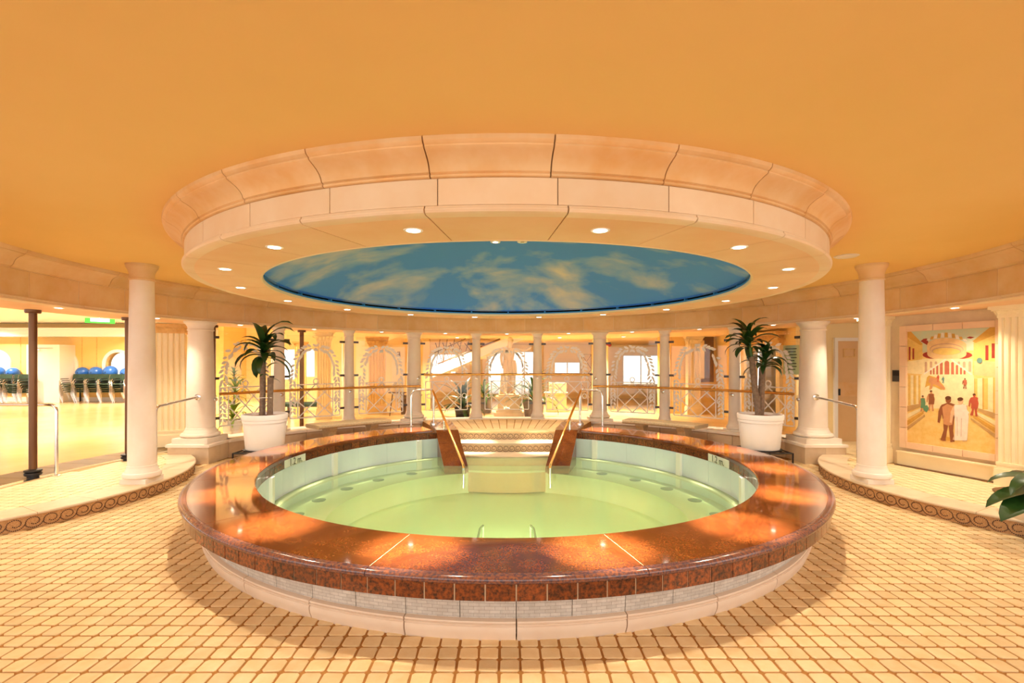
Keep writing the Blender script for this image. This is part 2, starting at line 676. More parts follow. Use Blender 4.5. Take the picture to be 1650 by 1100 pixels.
# flat soffit of the outer ring and hall ceilings
mb = MB()
mb.ring([(5.33, 2.272), (6.15, 2.272), (6.15, 3.2), (5.33, 3.2)], -126, 126, 90)
struct('ceiling_ring', mb, M['soffit'], 30, label='flat soffit band above the columns')
mb = MB()
mb.ring([(6.15, 2.33), (24, 2.33), (24, 2.5), (6.15, 2.5)], -20.5, 116, 60)
struct('ceiling_hall', mb, M['hallceil'], label='cream hall ceiling behind the colonnade')
mb = MB()
mb.ring([(6.15, 3.06), (32, 3.06), (32, 3.2), (6.15, 3.2)], -126, -20.5, 60)
struct('ceiling_studio', mb, M['white'], label='white studio ceiling')


def wall_with_holes(name, x0, x1, y, th, z0, z1, holes, mt, label):
    """wall along X at depth y with rectangular openings (x0,x1,z0,z1)"""
    mb = MB()
    hs = sorted(holes)
    x = x0
    for a, b_, c, d in hs:
        if a > x:
            mb.box(x, a, y, y + th, z0, z1)
        if c > z0:
            mb.box(a, b_, y, y + th, z0, c)
        if d < z1:
            mb.box(a, b_, y, y + th, d, z1)
        x = b_
    mb.box(x, x1, y, y + th, z0, z1)
    return struct(name, mb, mt, label=label)


WIN = [(-9.21, -8.55, .89, 2.15), (-8.25, -7.79, 1.0, 2.15), (-5.52, -4.92, 1.24, 1.87), (-3.12, -2.06, 1.14, 1.95),
       (-.77, -.12, .30, 2.0), (.24, 1.2, .30, 2.05), (1.93, 2.99, 1.14, 1.62), (4.71, 6.2, .69, 1.9)]
wall_with_holes('wall_back', -11.0, 9.0, 14.0, .2, 0, 3.1, WIN, M['cwall'], 'cream back wall of the hall with window openings')
for k, (a, b_, c, d) in enumerate(WIN):
    wn = sempty('window_%d' % (k + 1), ['narrow', 'slim', 'small square', 'broad', 'tall thin', 'tall wide', 'low wide', 'large'][k] + ' window in the cream back wall')
    fm = MB()
    t = .035
    fm.box(a, b_, 13.97, 14.05, c, c + t).box(a, b_, 13.97, 14.05, d - t, d).box(a, a + t, 13.97, 14.05, c + t, d - t).box(b_ - t, b_, 13.97, 14.05, c + t, d - t)
    if b_ - a > .9:
        fm.box((a + b_) / 2 - .02, (a + b_) / 2 + .02, 13.98, 14.04, c + t, d - t)
    fm.build('window_frame', M['white'], wn)
    MB().box(a + t, b_ - t, 14.06, 14.07, c + t, d - t).build('pane', M['glass'], wn)

# mirrored studio wall built plain; its reflected arched windows built as openings
YS = 12.4
wl = MB()


def arch_pts(cx, r, zs, z0, n=16):
    p = [(cx - r, z0)]
    for i in range(n + 1):
        a = PI - PI * i / n
        p.append((cx + r * math.cos(a), zs + r * math.sin(a)))
    p.append((cx + r, z0))
    return p


ARCH = [(-19.1, .46), (-16.6, .46), (-14.55, .46), (-12.6, .46)]
ZA0, ZAS, ZTOP = 1.0, 1.52, 3.06
xs = -26.0
for cx, r in ARCH:
    wl.box(xs, cx - r, YS, YS + .25, 0, ZTOP)
    wl.box(cx - r, cx + r, YS, YS + .25, 0, ZA0)
    n = 16
    for i in range(n):
        a0, a1 = PI - PI * i / n, PI - PI * (i + 1) / n
        p0 = (cx + r * math.cos(a0), ZAS + r * math.sin(a0))
        p1 = (cx + r * math.cos(a1), ZAS + r * math.sin(a1))
        v = [(p0[0], YS, p0[1]), (p1[0], YS, p1[1]), (p1[0], YS, ZTOP), (p0[0], YS, ZTOP),
             (p0[0], YS + .25, p0[1]), (p1[0], YS + .25, p1[1]), (p1[0], YS + .25, ZTOP), (p0[0], YS + .25, ZTOP)]
        wl.add(v, [(0, 1, 2, 3), (7, 6, 5, 4), (0, 4, 5, 1), (3, 2, 6, 7)])
    xs = cx + r
wl.box(xs, -10.6, YS, YS + .25, 0, ZTOP)
wl.box(-10.8, -10.6, YS + .25, 14.0, 0, ZTOP)
struct('wall_left', wl, M['ywall'], label='mirrored studio wall built plain yellow, with openings for reflected arched windows')
for k, (cx, r) in enumerate(ARCH):
    wn = sempty('window_%d' % (k + 11), 'reflected arched window built as an opening with white surround, %s along the studio wall' % ['first', 'second', 'third', 'fourth'][k])
    fm = MB()
    po = arch_pts(cx, r + .11, ZAS, ZA0)
    pi = arch_pts(cx, r, ZAS, ZA0)
    for i in range(len(po) - 1):
        v = []
        for yy in (YS - .05, YS + .02):
            v += [(pi[i][0], yy, pi[i][1]), (pi[i + 1][0], yy, pi[i + 1][1]), (po[i + 1][0], yy, po[i + 1][1]), (po[i][0], yy, po[i][1])]
        fm.add(v, [(0, 1, 2, 3), (7, 6, 5, 4), (0, 4, 5, 1), (2, 6, 7, 3), (1, 5, 6, 2), (3, 7, 4, 0)])
    fm.box(cx - r - .11, cx + r + .11, YS - .08, YS + .02, ZA0 - .06, ZA0)
    fm.build('window_frame', M['white'], wn)
    gm = MB()
    gm.prism([(x - cx, z) for x, z in pi], -.005, .005, Matrix.Translation((cx, YS + .12, 0)) @ Matrix.Rotation(R(90), 4, 'X'))
    gm.build('pane', M['glass'], wn)
tr = MB()
tr.box(-26, -10.8, YS - .5, YS, 2.55, 2.80).box(-26, -10.8, YS - .62, YS, 2.80, 2.86).box(-26, -10.8, YS - .04, YS, ZP, .30)  # upper boxes stand in for a cornice band reflected in the mirror
struct('trim_3', tr, M['white'], label='white box built for the mirrored cornice band, and skirting along the studio wall')
for k, xm in enumerate([-20.4, -18.2, -17.8, -15.9, -15.35, -13.7, -13.3, -11.7]):
    o = MB().box(xm - .012, xm + .012, YS - .012, YS, .30, 2.55).build('panel_joint', M['gilt'], None)
    o['kind'] = 'structure'

# right hand walls
A = Vector((5.63, 1.02, 0))
B = Vector((6.00, -.09, 0))
u = (B - A).normalized()
wn_ = Vector((-u.y, u.x, 0)) * -1     # toward the pool
if wn_.dot(-A) < 0:
    wn_ = -wn_
MW = Matrix(((u.x, -wn_.x, 0, A.x), (u.y, -wn_.y, 0, A.y), (0, 0, 1, 0), (0, 0, 0, 1)))   # local x along the wall, local y into the wall
mb = MB()
mb.box(-.47, 4.5, .02, .30, 0, 2.9, MW)
struct('wall_right', mb, M['surround'], label='sandy plaster wall holding the mural')
mb = MB()
mb.box(-.02, 1.20, -.05, .02, ZP, .335, MW).box(-.02, 1.20, -.075, .02, .335, .355, MW)
struct('baseboard_right', mb, M['pilaster'], label='cream plinth under the mural')
mb = MB()
mb.box(-.02, 1.20, -.11, -.05, ZP, ZP + .012, MW)
struct('trim_4', mb, M['oak'], label='dark seam at the foot of the mural wall')
# door wall and side wall
mb = MB()
mb.box(5.45, 6.02, 3.07, 3.27, 0, 2.9).box(6.92, 8.6, 3.07, 3.27, 0, 2.9).box(6.02, 6.92, 3.07, 3.27, 2.05, 2.9)
struct('wall_door_side', mb, M['cwall'], label='cream wall around the tan door')
mb = MB()
mb.box(5.95, 6.15, 3.27, 4.75, 0, 2.6).box(5.95, 6.15, 6.05, 8.2, 0, 2.6).box(5.95, 6.15, 4.75, 6.05, 2.0, 2.6)
struct('wall_side', mb, M['ywall'], label='yellow side wall behind the right glass bay')
mb = MB()
mb.box(4.35, 6.0, 8.0, 8.2, 0, 2.6)
struct('wall_yellow', mb, M['ywall'], label='yellow wall behind the right bench')
mb = MB()
mb.box(7.3, 7.4, 3.5, 8.2, 0, 2.6)
struct('wall_lobby', mb, M['white'], label='white lobby wall seen through the side doorway')

dr = sempty('door_1', 'tan panelled door in a white frame by the right column')
MB().box(6.02, 6.08, 3.02, 3.12, ZP, 2.0).box(6.86, 6.92, 3.02, 3.12, ZP, 2.0).box(6.02, 6.92, 3.02, 3.12, 2.0, 2.06).build('door_frame', M['white'], dr)
bm_ = MB()
bm_.box(6.09, 6.85, 3.06, 3.10, ZP, 2.0)
leaf = bm_.build('door_leaf', M['doorwood'], dr)
MB().box(6.09, 6.85, 3.045, 3.06, .98, 1.24).build('push_plate', M['peach'], leaf)
MB().box(6.10, 6.13, 3.03, 3.06, 1.0, 1.12).build('door_lock', M['black'], leaf)
MB().box(6.20, 6.42, 3.05, 3.06, 1.70, 1.72).box(6.20, 6.42, 3.05, 3.06, 1.84, 1.86).box(6.20, 6.22, 3.05, 3.06, 1.72, 1.84).box(6.40, 6.42, 3.05, 3.06, 1.72, 1.84).build('sign_frame', M['gilt'], leaf)

dr = sempty('door_2', 'corniced doorway in the yellow side wall')
MB().box(5.88, 5.97, 4.60, 4.75, ZP, 2.0).box(5.88, 5.97, 6.05, 6.20, ZP, 2.0).build('door_jamb', M['pilaster'], dr)
MB().box(5.84, 5.97, 4.55, 6.25, 1.98, 2.08).box(5.78, 5.97, 4.48, 6.32, 2.08, 2.13).box(5.86, 5.97, 4.55, 6.25, 2.13, 2.2).box(5.70, 5.97, 4.42, 6.38, 2.2, 2.27).build('door_cornice', M['gilt'], dr)

# ------------------------------------------------------------------ round ceiling canopy over the pool
cv = thing('ceiling_canopy', 'round peach stone canopy with cornice, hanging above the pool', 'canopy', (0, 0, 0))
mb = MB()
mb.ring([(2.72, 2.44), (3.283, 2.44), (3.283, 2.66), (3.31, 2.70), (3.36, 2.745), (3.41, 2.765), (3.435, 2.796), (3.0, 2.796), (2.72, 2.6)], 0, 360, 144)
mb.build('mortar_core', M['mortar'], cv, 30)
G = .07
N = 31
cprof = [(3.20, 2.630), (3.297, 2.630), (3.306, 2.634), (3.308, 2.644), (3.302, 2.650), (3.315, 2.656), (3.318, 2.664),
         (3.322, 2.676), (3.335, 2.695), (3.362, 2.717), (3.395, 2.735), (3.416, 2.745), (3.424, 2.752), (3.424, 2.760), (3.434, 2.764),
         (3.446, 2.775), (3.450, 2.790), (3.450, 2.797), (3.2, 2.797)]
for k in range(N):
    a = 180 - 4.2 + k * 360 / N
    MB().ring(cprof, a + G, a + 360 / N - G, 8).build('cornice_block', M['peach'], cv, 25)
for k in range(N):
    a = 180 + 6.7 + k * 360 / N
    MB().ring([(3.2, 2.478), (3.292, 2.478), (3.294, 2.481), (3.294, 2.624), (3.292, 2.627), (3.2, 2.627)], a + G * .8, a + 360 / N - G * .8, 8).build('fascia_block', M['pale'], cv, 25)
N = 26
mprof = [(3.2, 2.432), (3.285, 2.430), (3.305, 2.437), (3.314, 2.448), (3.314, 2.457), (3.306, 2.461), (3.304, 2.472), (3.298, 2.475), (3.2, 2.475)]
for k in range(N):
    a = 180 - 5.9 + k * 360 / N
    MB().ring(mprof, a + G, a + 360 / N - G, 9).build('edge_moulding', M['pale'], cv, 30)
    MB().ring([(2.684, 2.431), (3.22, 2.431), (3.22, 2.46), (2.684, 2.46)], a + G, a + 360 / N - G, 9).build('soffit_panel', M['soffit'], cv)
MB().ring([(2.672, 2.428), (2.69, 2.428), (2.69, 2.456), (2.664, 2.456)], 0, 360, 144).build('opening_lip', M['pale'], cv, 30)
MB().ring([(2.664, 2.456), (2.74, 2.456), (2.74, 2.478), (2.664, 2.478)], 0, 360, 144).build('blue_rim', M['bluerim'], cv, 30)
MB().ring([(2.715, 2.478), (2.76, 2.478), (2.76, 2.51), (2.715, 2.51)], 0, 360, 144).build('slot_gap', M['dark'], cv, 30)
for k in range(26):
    a = k * 360 / 26 + 180 / 26 * 0 + .5
    MB().ring([(2.666, 2.478), (2.715, 2.478), (2.715, 2.506), (2.666, 2.506)], a - .22, a + .22, 2).build('slot_bridge', M['bluerim'], cv)
# sky dome
mb = MB()
prof = []
RD, HD, Z0 = 2.72, .58, 2.506
rs = (RD * RD + HD * HD) / (2 * HD)
for i in range(0, 13):
    r = RD * (1 - i / 12.0)
    prof.append((r, Z0 + math.sqrt(rs * rs - r * r) - (rs - HD)))
n = 96
v = [(0, 0, Z0 + HD)]
for i in range(12):
    for k in range(n):
        a = 2 * PI * k / n
        v.append((prof[i][0] * math.cos(a), prof[i][0] * math.sin(a), prof[i][1]))
f = []
for i in range(11):
    for k in range(n):
        l = (k + 1) % n
        f.append((1 + i * n + k, 1 + (i + 1) * n + k, 1 + (i + 1) * n + l, 1 + i * n + l))
for k in range(n):
    f.append((0, 1 + 11 * n + (k + 1) % n, 1 + 11 * n + k))
mb.add(v, f)
# thickness: a lid above
mb.ring([(2.66, 2.506), (2.75, 2.506), (2.75, 2.55), (2.70, 2.55)], 0, 360, 96)
mb.build('sky_dome', M['sky'], cv, 60)


# ------------------------------------------------------------------ downlights
def downlight(name, loc, r, label, group, energy, size=88, blend=.55, beam=0, rad=.05):
    t = thing(name, label, 'ceiling light', loc, 0, group)
    ring_ = MB().lathe([(r * .72, -.001), (r, -.004), (r * 1.06, 0), (r, .02), (r * .72, .02)], 20, cap=False).build('trim_ring', M['lampring'], t, 40)
    MB().lathe([(r * .74, -.0035), (.001, -.003)], 18, cap=False).build('lamp_lens', M['lamp'], t)
    if energy:
        spot('lamp_light', (0, 0, -.012), energy, size, blend, parent=t, rad=rad)
    if beam:
        spot('lamp_beam', (0, 0, -.012), beam, 23, 1.0, parent=t, rad=.04)
    return t


PLACE16 = ['right of front centre', 'second right of front centre', 'third right of front centre', 'fourth right of front centre']
for k in range(16):
    phi = 180 - 11.25 - 22.5 * k
    side = 'right' if math.sin(R(phi)) > 0 else 'left'
    idx = k if k < 8 else 15 - k
    lab = 'canopy downlight, %s of eight from the front on the %s half' % (['first', 'second', 'third', 'fourth', 'fifth', 'sixth', 'seventh', 'last'][idx], side)
    p = pol(2.99, phi, 2.4305)
    downlight('canopy_downlight', p, .058, lab, 'downlights in the canopy soffit', E_SOFFIT, 125, .5, E_BEAM)
for k in range(-7, 8):
    p = pol(5.47, k * 15, 2.2715)
    nm = 'centre bay' if k == 0 else '%s bay to the %s of the centre' % (['', 'first', 'second', 'third', 'fourth', 'fifth', 'sixth', 'seventh'][abs(k)], 'right' if k > 0 else 'left')
    downlight('colonnade_downlight', p, .05, 'downlight in the soffit over the columns, ' + nm, 'downlights over the columns', E_RIM, 120, .8)
for x, y, lab in ((-1.45, 8.4, 'over the stairs'), (0.1, 9.6, 'above the statue'), (1.55, 8.4, 'right of the statue'), (3.3, 7.9, 'over the dark mirror frame')):
    downlight('hall_downlight', (x, y, 2.329), .07, 'round hall ceiling light ' + lab, 'hall ceiling lights', E_HALL * 1.5, 130, .8, 0, .12)
for i, (x, y) in enumerate(((-8.5, 4.0), (-12.5, 6.0), (-16.5, 8.5), (-9.5, 9.5), (-13.5, 10.8), (-18.5, 11.0), (-7.0, 6.6), (-7.6, 10.8))):  # extra lamps added to brighten the studio, no fixtures known there
    downlight('studio_fill_lamp', (x, y, 3.059), .09, 'added studio fill lamp, %s from the pool' % ['nearest', 'second', 'fourth', 'third', 'fifth', 'farthest', 'first right of the nearest', 'rightmost back'][i], 'added studio fill lamps', E_HALL * 1.35, 150, .8)
t = thing('dome_light', 'small bright round lamp near the crown of the sky dome', 'ceiling light', (-.14, .02, 3.083))
MB().lathe([(.032, -.006), (.058, -.008), (.064, 0), (.064, .02)], 16, cap=False).build('trim_ring', M['lampring'], t, 40)
MB().lathe([(.046, -.002), (.001, -.012)], 14, cap=False).build('lamp_lens', M['lamp'], t)
t = thing('sprinkler_head', 'small brass sprinkler cover near the crown of the sky dome', 'sprinkler', (.19, .02, 3.082))
MB().lathe([(.024, -.004), (.058, -.006), (.064, 0), (.064, .02)], 16, cap=False).build('cover_ring', M['lampring'], t, 40)
MB().lathe([(.04, -.003), (.001, -.006)], 14, cap=False).build('sensor', M['brass'], t)
t = thing('ceiling_speaker', 'flat round white grille on the amber ceiling by the right column', 'speaker', (3.80, -.50, ZC))
MB().lathe([(.11, 0), (.115, -.006), (.105, -.012), (.001, -.010)], 28, cap=False).build('grille', M['cream'], t, 40)
MB().lathe([(.11, 0), (.122, -.003), (.122, 0)], 28, cap=False).build('rim', M['lampring'], t)

# ------------------------------------------------------------------ ring beam on the colonnade
rb = thing('ring_beam', 'tan stone entablature ring resting on the colonnade', 'entablature', (0, 0, 0))
MB().ring([(5.304, 2.30), (5.40, 2.30), (5.40, 2.79), (5.16, 2.79), (5.17, 2.765), (5.27, 2.70), (5.296, 2.65), (5.304, 2.61)], -126, 126, 120).build('mortar_core', M['pale'], rb, 30)
bprof = [(5.40, 2.608), (5.293, 2.608), (5.285, 2.613), (5.285, 2.624), (5.272, 2.632), (5.262, 2.645), (5.255, 2.668), (5.235, 2.70), (5.20, 2.725), (5.165, 2.74), (5.155, 2.748),
         (5.155, 2.757), (5.140, 2.765), (5.132, 2.78), (5.13, 2.797), (5.40, 2.797)]
for k in range(-9, 9):
    a = k * 14.4 + 1.8
    MB().ring(bprof, a + .04, a + 14.36, 10).build('cornice_block', M['tan'], rb, 25)
for k in range(-18, 17):
    a = 90.9 - 14 * 7.2 + k * 7.2 + 3.6 * 0
    if -125 < a < 120:
        MB().ring([(5.38, 2.318), (5.30, 2.318), (5.299, 2.321), (5.299, 2.602), (5.30, 2.605), (5.38, 2.605)], a + .06, a + 7.14, 6).build('frieze_block', M['tan'], rb)
for k in range(-9, 9):
    a = k * 14.4 - 2
    MB().ring([(5.40, 2.268), (5.288, 2.268), (5.280, 2.274), (5.280, 2.283), (5.290, 2.289), (5.290, 2.302), (5.280, 2.306), (5.280, 2.315), (5.40, 2.315)], a + .03, a + 14.37, 10).build('base_moulding', M['pale'], rb, 30)

# ------------------------------------------------------------------ columns


def column(name, label, loc, r, z0, z1, plinth, caph, fancy=False, group=None):
    t = thing(name, label, 'column', (loc[0], loc[1], z0), 0, group)
    h = z1 - z0
    ph = plinth[1]
    hw = plinth[0]
    bx = MB()
    bevel_box(bx, -hw, hw, -hw, hw, 0, ph, .006)
    bx.build('plinth', M['cream'], t)
    bt = ph
    prof = [(r * 1.22, bt), (r * 1.34, bt + .012), (r * 1.38, bt + .035), (r * 1.32, bt + .06), (r * 1.20, bt + .07), (r * 1.18, bt + .08), (r * 1.10, bt + .105), (r * 1.04, bt + .13), (r * 1.04, bt + .145), (r, bt + .15)]
    MB().lathe(prof, 32).build('base', M['cream'], t, 35)
    s0, s1 = bt + .15, h - caph
    sh = []
    for i in range(9):
        q = i / 8
        sh.append((r * (1 - .15 * q ** 1.6), s0 + (s1 - s0) * q))
    MB().lathe(sh, 32).build('shaft', M['cream'], t, 35)
    rt = r * .85
    c0 = s1
    cp = [(rt, c0), (rt * 1.08, c0 + .006), (rt * 1.10, c0 + .018), (rt * 1.05, c0 + .026), (rt * 1.03, c0 + .034), (rt * 1.05, c0 + caph * .45), (rt * 1.16, c0 + caph * .66), (rt * 1.30, c0 + caph * .80), (rt * 1.33, c0 + caph * .84), (rt * 1.33, c0 + caph * .92), (rt * 1.37, c0 + caph * .94), (rt * 1.37, h)]
    MB().lathe(cp, 32).build('capital', M['cream'] if not fancy else M['tan'], t, 35)
    return t


RC = 5.45
for th, lab in ((-67.5, 'thick cream column by the left potted plant, on a stone pier'), (67.5, 'thick cream column by the right potted plant, on a stone pier')):
    p = pol(RC, th)
    column('colonnade_column', lab, p, .21, .31, 2.27, (.285, .085), .15, group='thick columns')
for th, lab in ((-22.5, 'thick cream column behind the left pool handrail'), (22.5, 'thick cream column behind the right pool handrail')):
    p = pol(RC, th)
    column('colonnade_column', lab, p, .165, .31, 2.27, (.25, .06), .14, group='thick columns')
for th, lab in ((-7.5, 'slender cream column just left of the statue'), (7.5, 'slender cream column just right of the statue'),
                (-37.5, 'slender cream column behind the left bench'), (37.5, 'slender cream column behind the right bench'),
                (-52.5, 'slender cream column partly hidden by the left potted plant'), (52.5, 'slender cream column partly hidden by the right potted plant')):
    p = pol(RC, th)
    column('slender_column', lab, p, .112, .31, 2.27, (.155, .03), .12, group='slender columns')
for sx, lab in ((-1, 'tall cream column rising to the ceiling from the left platform'), (1, 'tall cream column rising to the ceiling from the right platform')):
    column('tall_column', lab, (4.46 * sx, .01, 0), .147, ZP, ZC, (.155, .062), .20, fancy=True, group='tall columns')

# piers under the two thick outer columns
for sx, side in ((-1, 'left'), (1, 'right')):
    px, py, _ = pol(RC, 67.5 * sx)
    t = thing('stone_pier', 'low stepped stone pier under the thick %s column' % side, 'pier', (px, py, 0))
    for i in range(2):
        for j in range(2):
            MB().box(-.325 + i * .326, -.001 + i * .326, -.325 + j * .326, -.001 + j * .326, 0, .262).build('stone_block', M['lime'], t)
    bx = MB()
    bevel_box(bx, -.345, .345, -.345, .345, .262, .31, .008)
    bx.build('cap_slab', M['cream'], t)

# ------------------------------------------------------------------ kerb wall between the columns
kb = thing('stone_kerb', 'low curved limestone kerb carrying the colonnade', 'kerb', (0, 0, 0))
N = 24
for k in range(N):
    a = -64 + k * 128 / N
    MB().ring([(5.21, 0), (5.72, 0), (5.72, .262), (5.21, .262)], a + .06, a + 128 / N - .06, 4).build('stone_block', M['lime'], kb)
for k in range(16):
    a = -64 + k * 8
    MB().ring([(5.18, .262), (5.74, .262), (5.74, .31), (5.19, .31), (5.18, .30)], a + .04, a + 7.96, 6).build('cap_slab', M['cream'], kb)

# ------------------------------------------------------------------ side platforms with mosaic risers


def wave_dots(mb, place, length, pitch, h, dot, step):
    """running-dog spiral in small square tesserae; place(s,t) gives position, tangent, up, normal"""
    n = int(length / pitch)
    sx_ = pitch / (h * .872)
    for i in range(n):
        s0 = (i + .5) * pitch
        path = []
        q = 310.0
        while q > -15:
            fr = (310 - q) / 325.0
            rr = h * (.17 + .24 * fr)
            path.append((s0 + sx_ * rr * math.cos(R(q)), h * .52 + rr * math.sin(R(q))))
            q -= math.degrees(step / rr)
        q = 205.0
        while q < 345:
            rr = h * .445
            path.append((s0 + pitch + sx_ * rr * math.cos(R(q)), h * .52 + rr * math.sin(R(q))))
            q += math.degrees(step / rr)
        for s, t in path:
            P, T, U, Nn = place(s, t)
            c = [P + T * (a * dot) + U * (b_ * dot) for a, b_ in ((-1, -1), (1, -1), (1, 1), (-1, 1))]
            v = [p - Nn * .002 for p in c] + [p + Nn * .0022 for p in c]
            mb.add(v, [(4, 5, 6, 7), (0, 1, 5, 4), (1, 2, 6, 5), (2, 3, 7, 6), (3, 0, 4, 7)])


ptile_v = [tile_mb(.0515, .0515, .006, .001, 0.0, -.008, .003) for _ in range(4)]
for sx, side in ((-1, 'left'), (1, 'right')):
    t = thing('raised_platform', 'raised tiled platform with mosaic wave riser, %s of the pool' % side, 'platform', (0, 0, 0))
    A0, A1 = (38, 142) if sx < 0 else (-38, -142)     # bearing about the disc centre
    cx = PCX * sx
    # core
    mb = MB()
    n = 48
    pts = []
    for i in range(n + 1):
        a = R(A0 + (A1 - A0) * i / n)
        pts.append((cx + (PR - .012) * math.sin(a), (PR - .012) * math.cos(a)))
    if sx < 0:
        pts = [(-5.93, pts[0][1])] + pts + [(-5.93, pts[-1][1])]
    else:
        pts = [(5.95, -.02), (5.48, 1.38), (5.44, pts[0][1])] + pts + [(6.55, pts[-1][1])]
    if sx > 0:
        pts = pts[::-1]
    pts = pts[::-1]
    mb.prism(pts, -.02, ZP - .006)
    mb.build('core', M['pgrout'], t)
    MB().ring([(PR - .03, 0), (PR, 0), (PR, ZP - .022), (PR - .03, ZP - .022)], A0, A1, 60, cx, 0).build('mosaic_riser', M['mosaic'], t, 30)
    dots = MB()
    L = R(abs(A1 - A0)) * PR

    def place(s, tt):
        a = R(A0 + (A1 - A0) * s / L)
        Nn = Vector((math.sin(a), math.cos(a), 0))
        T = Vector((math.cos(a), -math.sin(a), 0)) * (1 if A1 > A0 else -1)
        return Vector((cx, 0, tt)) + Nn * PR, T, Vector((0, 0, 1)), Nn
    wave_dots(dots, place, L - .15, .134, .128, .0046, .0125)
    dots.build('wave_tesserae', M['tess'], t, kind='stuff')
    ns = 9
    for k in range(ns):
        a = A0 + (A1 - A0) * k / ns
        a2 = A0 + (A1 - A0) * (k + 1) / ns
        g = .05 if a2 > a else -.05
        MB().ring([(PRI, ZP - .03), (PR + .012, ZP - .022), (PR + .016, ZP - .014), (PR + .014, ZP - .004), (PR + .006, ZP + .001), (PRI, ZP + .001)], a + g, a2 - g, 10, cx, 0).build('edge_slab', M['lime'], t, 30)
    tm = MB()
    kk = 0
    pm = [v.mesh('tile', M['ptile']) for v in ptile_v]
    for i in range(0, 30):
        for j in range(-24, 32):
            x = (3.9 + (i + .5) * PITCH) * sx
            y = (j + .5) * PITCH
            r = math.hypot(x, y)
            if math.hypot(abs(x) - PCX, y) > PRI + .02:
                continue
            if sx < 0 and r > 5.80:
                continue
            if sx > 0:
                w_ = MW.inverted() @ Vector((x, y, 0))
                if w_.x > -.3 and w_.y > -.08:
                    continue
                if y > 1.3:
                    continue
            if sx < 0 and y > 1.75:
                continue
            vv = ptile_v[kk % 4]
            d = y + 6
            if y < -.2 and abs(x / d) < 1.06 and kk < 290:
                link('tile', pm[kk % 4], t, (x, y, ZP))
            else:
                tm.add([(p[0] + x, p[1] + y, p[2] + ZP) for p in vv.v], vv.f)
            kk += 1
    tm.build('small_tiles', M['ptile'], t, kind='stuff')
# tiled landing by the right door, past the kerb
tm = MB()
for i in range(46, 66):
    for j in range(10, 29):
        x, y = (i + .5) * PITCH, (j + .5) * PITCH
        if math.hypot(x, y) < 5.32 or y > 3.05 or (x < 5.42 and y > 1.7):
            continue
        w_ = MW.inverted() @ Vector((x, y, 0))
        if w_.x > -.3 and w_.y > -.05:
            continue
        vv = ptile_v[(i + j) % 4]
        tm.add([(p[0] + x, p[1] + y, p[2] + ZP + .002) for p in vv.v], vv.f)
o = tm.build('landing_tiles', M['ptile'], None)
o['kind'] = 'stuff'
tag(o, 'cream tiles of the landing in front of the tan door', 'tiles')
gr = thing('vent_grille', 'small perforated metal grille in the right platform riser by the plant', 'grille', (0, 0, 0))
gm = MB()
gm.ring([(PR, .012), (PR + .006, .012), (PR + .006, .128), (PR, .128)], -127.4, -134.5, 8, PCX, 0)
gm.build('plate', M['bronze'], gr)
gm = MB()
for i in range(10):
    for j in range(6):
        a = -127.9 - i * .6
        gm.ring([(PR + .005, .028 + j * .016), (PR + .0075, .028 + j * .016), (PR + .0075, .037 + j * .016), (PR + .005, .037 + j * .016)], a, a - .28, 1, PCX, 0)
gm.build('holes', M['dark'], gr, kind='stuff')

# ------------------------------------------------------------------ the pool
pool = thing('spa_pool', 'round raised pool with red granite rim and pale green water', 'pool', (0, 0, 0))
GAPA = 27.7
# coping slabs: 12 of 13 sectors, the back one is the stair opening
for k in range(11):
    a = 180 - 13.85 - GAPA * 5 - 0 + GAPA * k
    MB().ring([(POOL_IN, COPE - .05), (POOL_OUT - .055, COPE - .05), (POOL_OUT - .055, COPE), (POOL_IN + .012, COPE), (POOL_IN + .003, COPE - .006), (POOL_IN, COPE - .016)], a + .05, a + GAPA - .05, 20).build('coping_slab', M['granite'], pool, 30)
    MB().ring([(POOL_OUT - .0535, COPE - .05), (POOL_OUT - .02, COPE - .05), (POOL_OUT - .004, COPE - .043), (POOL_OUT + .004, COPE - .03), (POOL_OUT + .002, COPE - .014), (POOL_OUT - .012, COPE - .003), (POOL_OUT - .03, COPE), (POOL_OUT - .0535, COPE)], a + .035, a + GAPA - .035, 24).build('bullnose', M['granite_rim'], pool, 50)
SA0, SA1 = 180 - 13.85 - GAPA * 5, 180 - 13.85 + GAPA * 6      # arc that is built (all but the stair)
MB().ring([(POOL_IN + .02, -.3), (3.02, -.3), (3.09, .10), (3.10, .34), (3.29, .300), (POOL_OUT - .030, .302), (POOL_OUT - .030, COPE - .048), (POOL_OUT - .056, COPE - .048), (POOL_OUT - .056, COPE - .0015), (POOL_IN + .02, COPE - .0015)], SA0, SA1, 120).build('core_wall', M['joint'], pool, 30)
# outer band of granite tiles
N = 122
rest = MB()
for k in range(N):
    a = 180 - .9 + 360 / N * k
    c = (a + 180 / N) % 360
    pr = [(3.27, .298), (POOL_OUT - .028, .298), (POOL_OUT - .024, .301), (POOL_OUT - .024, COPE - .053), (3.27, COPE - .053)]
    ph = abs(((c - 180 + 180) % 360) - 180)
    if ph > 151:
        continue
    if ph < 95:
        MB().ring(pr, a + .07, a + 360 / N - .07, 2).build('band_tile', M['granite_tile'], pool)
    else:
        rest.ring(pr, a + .07, a + 360 / N - .07, 2)
rest.build('band_tiles_behind', M['granite_tile'], pool, kind='stuff')
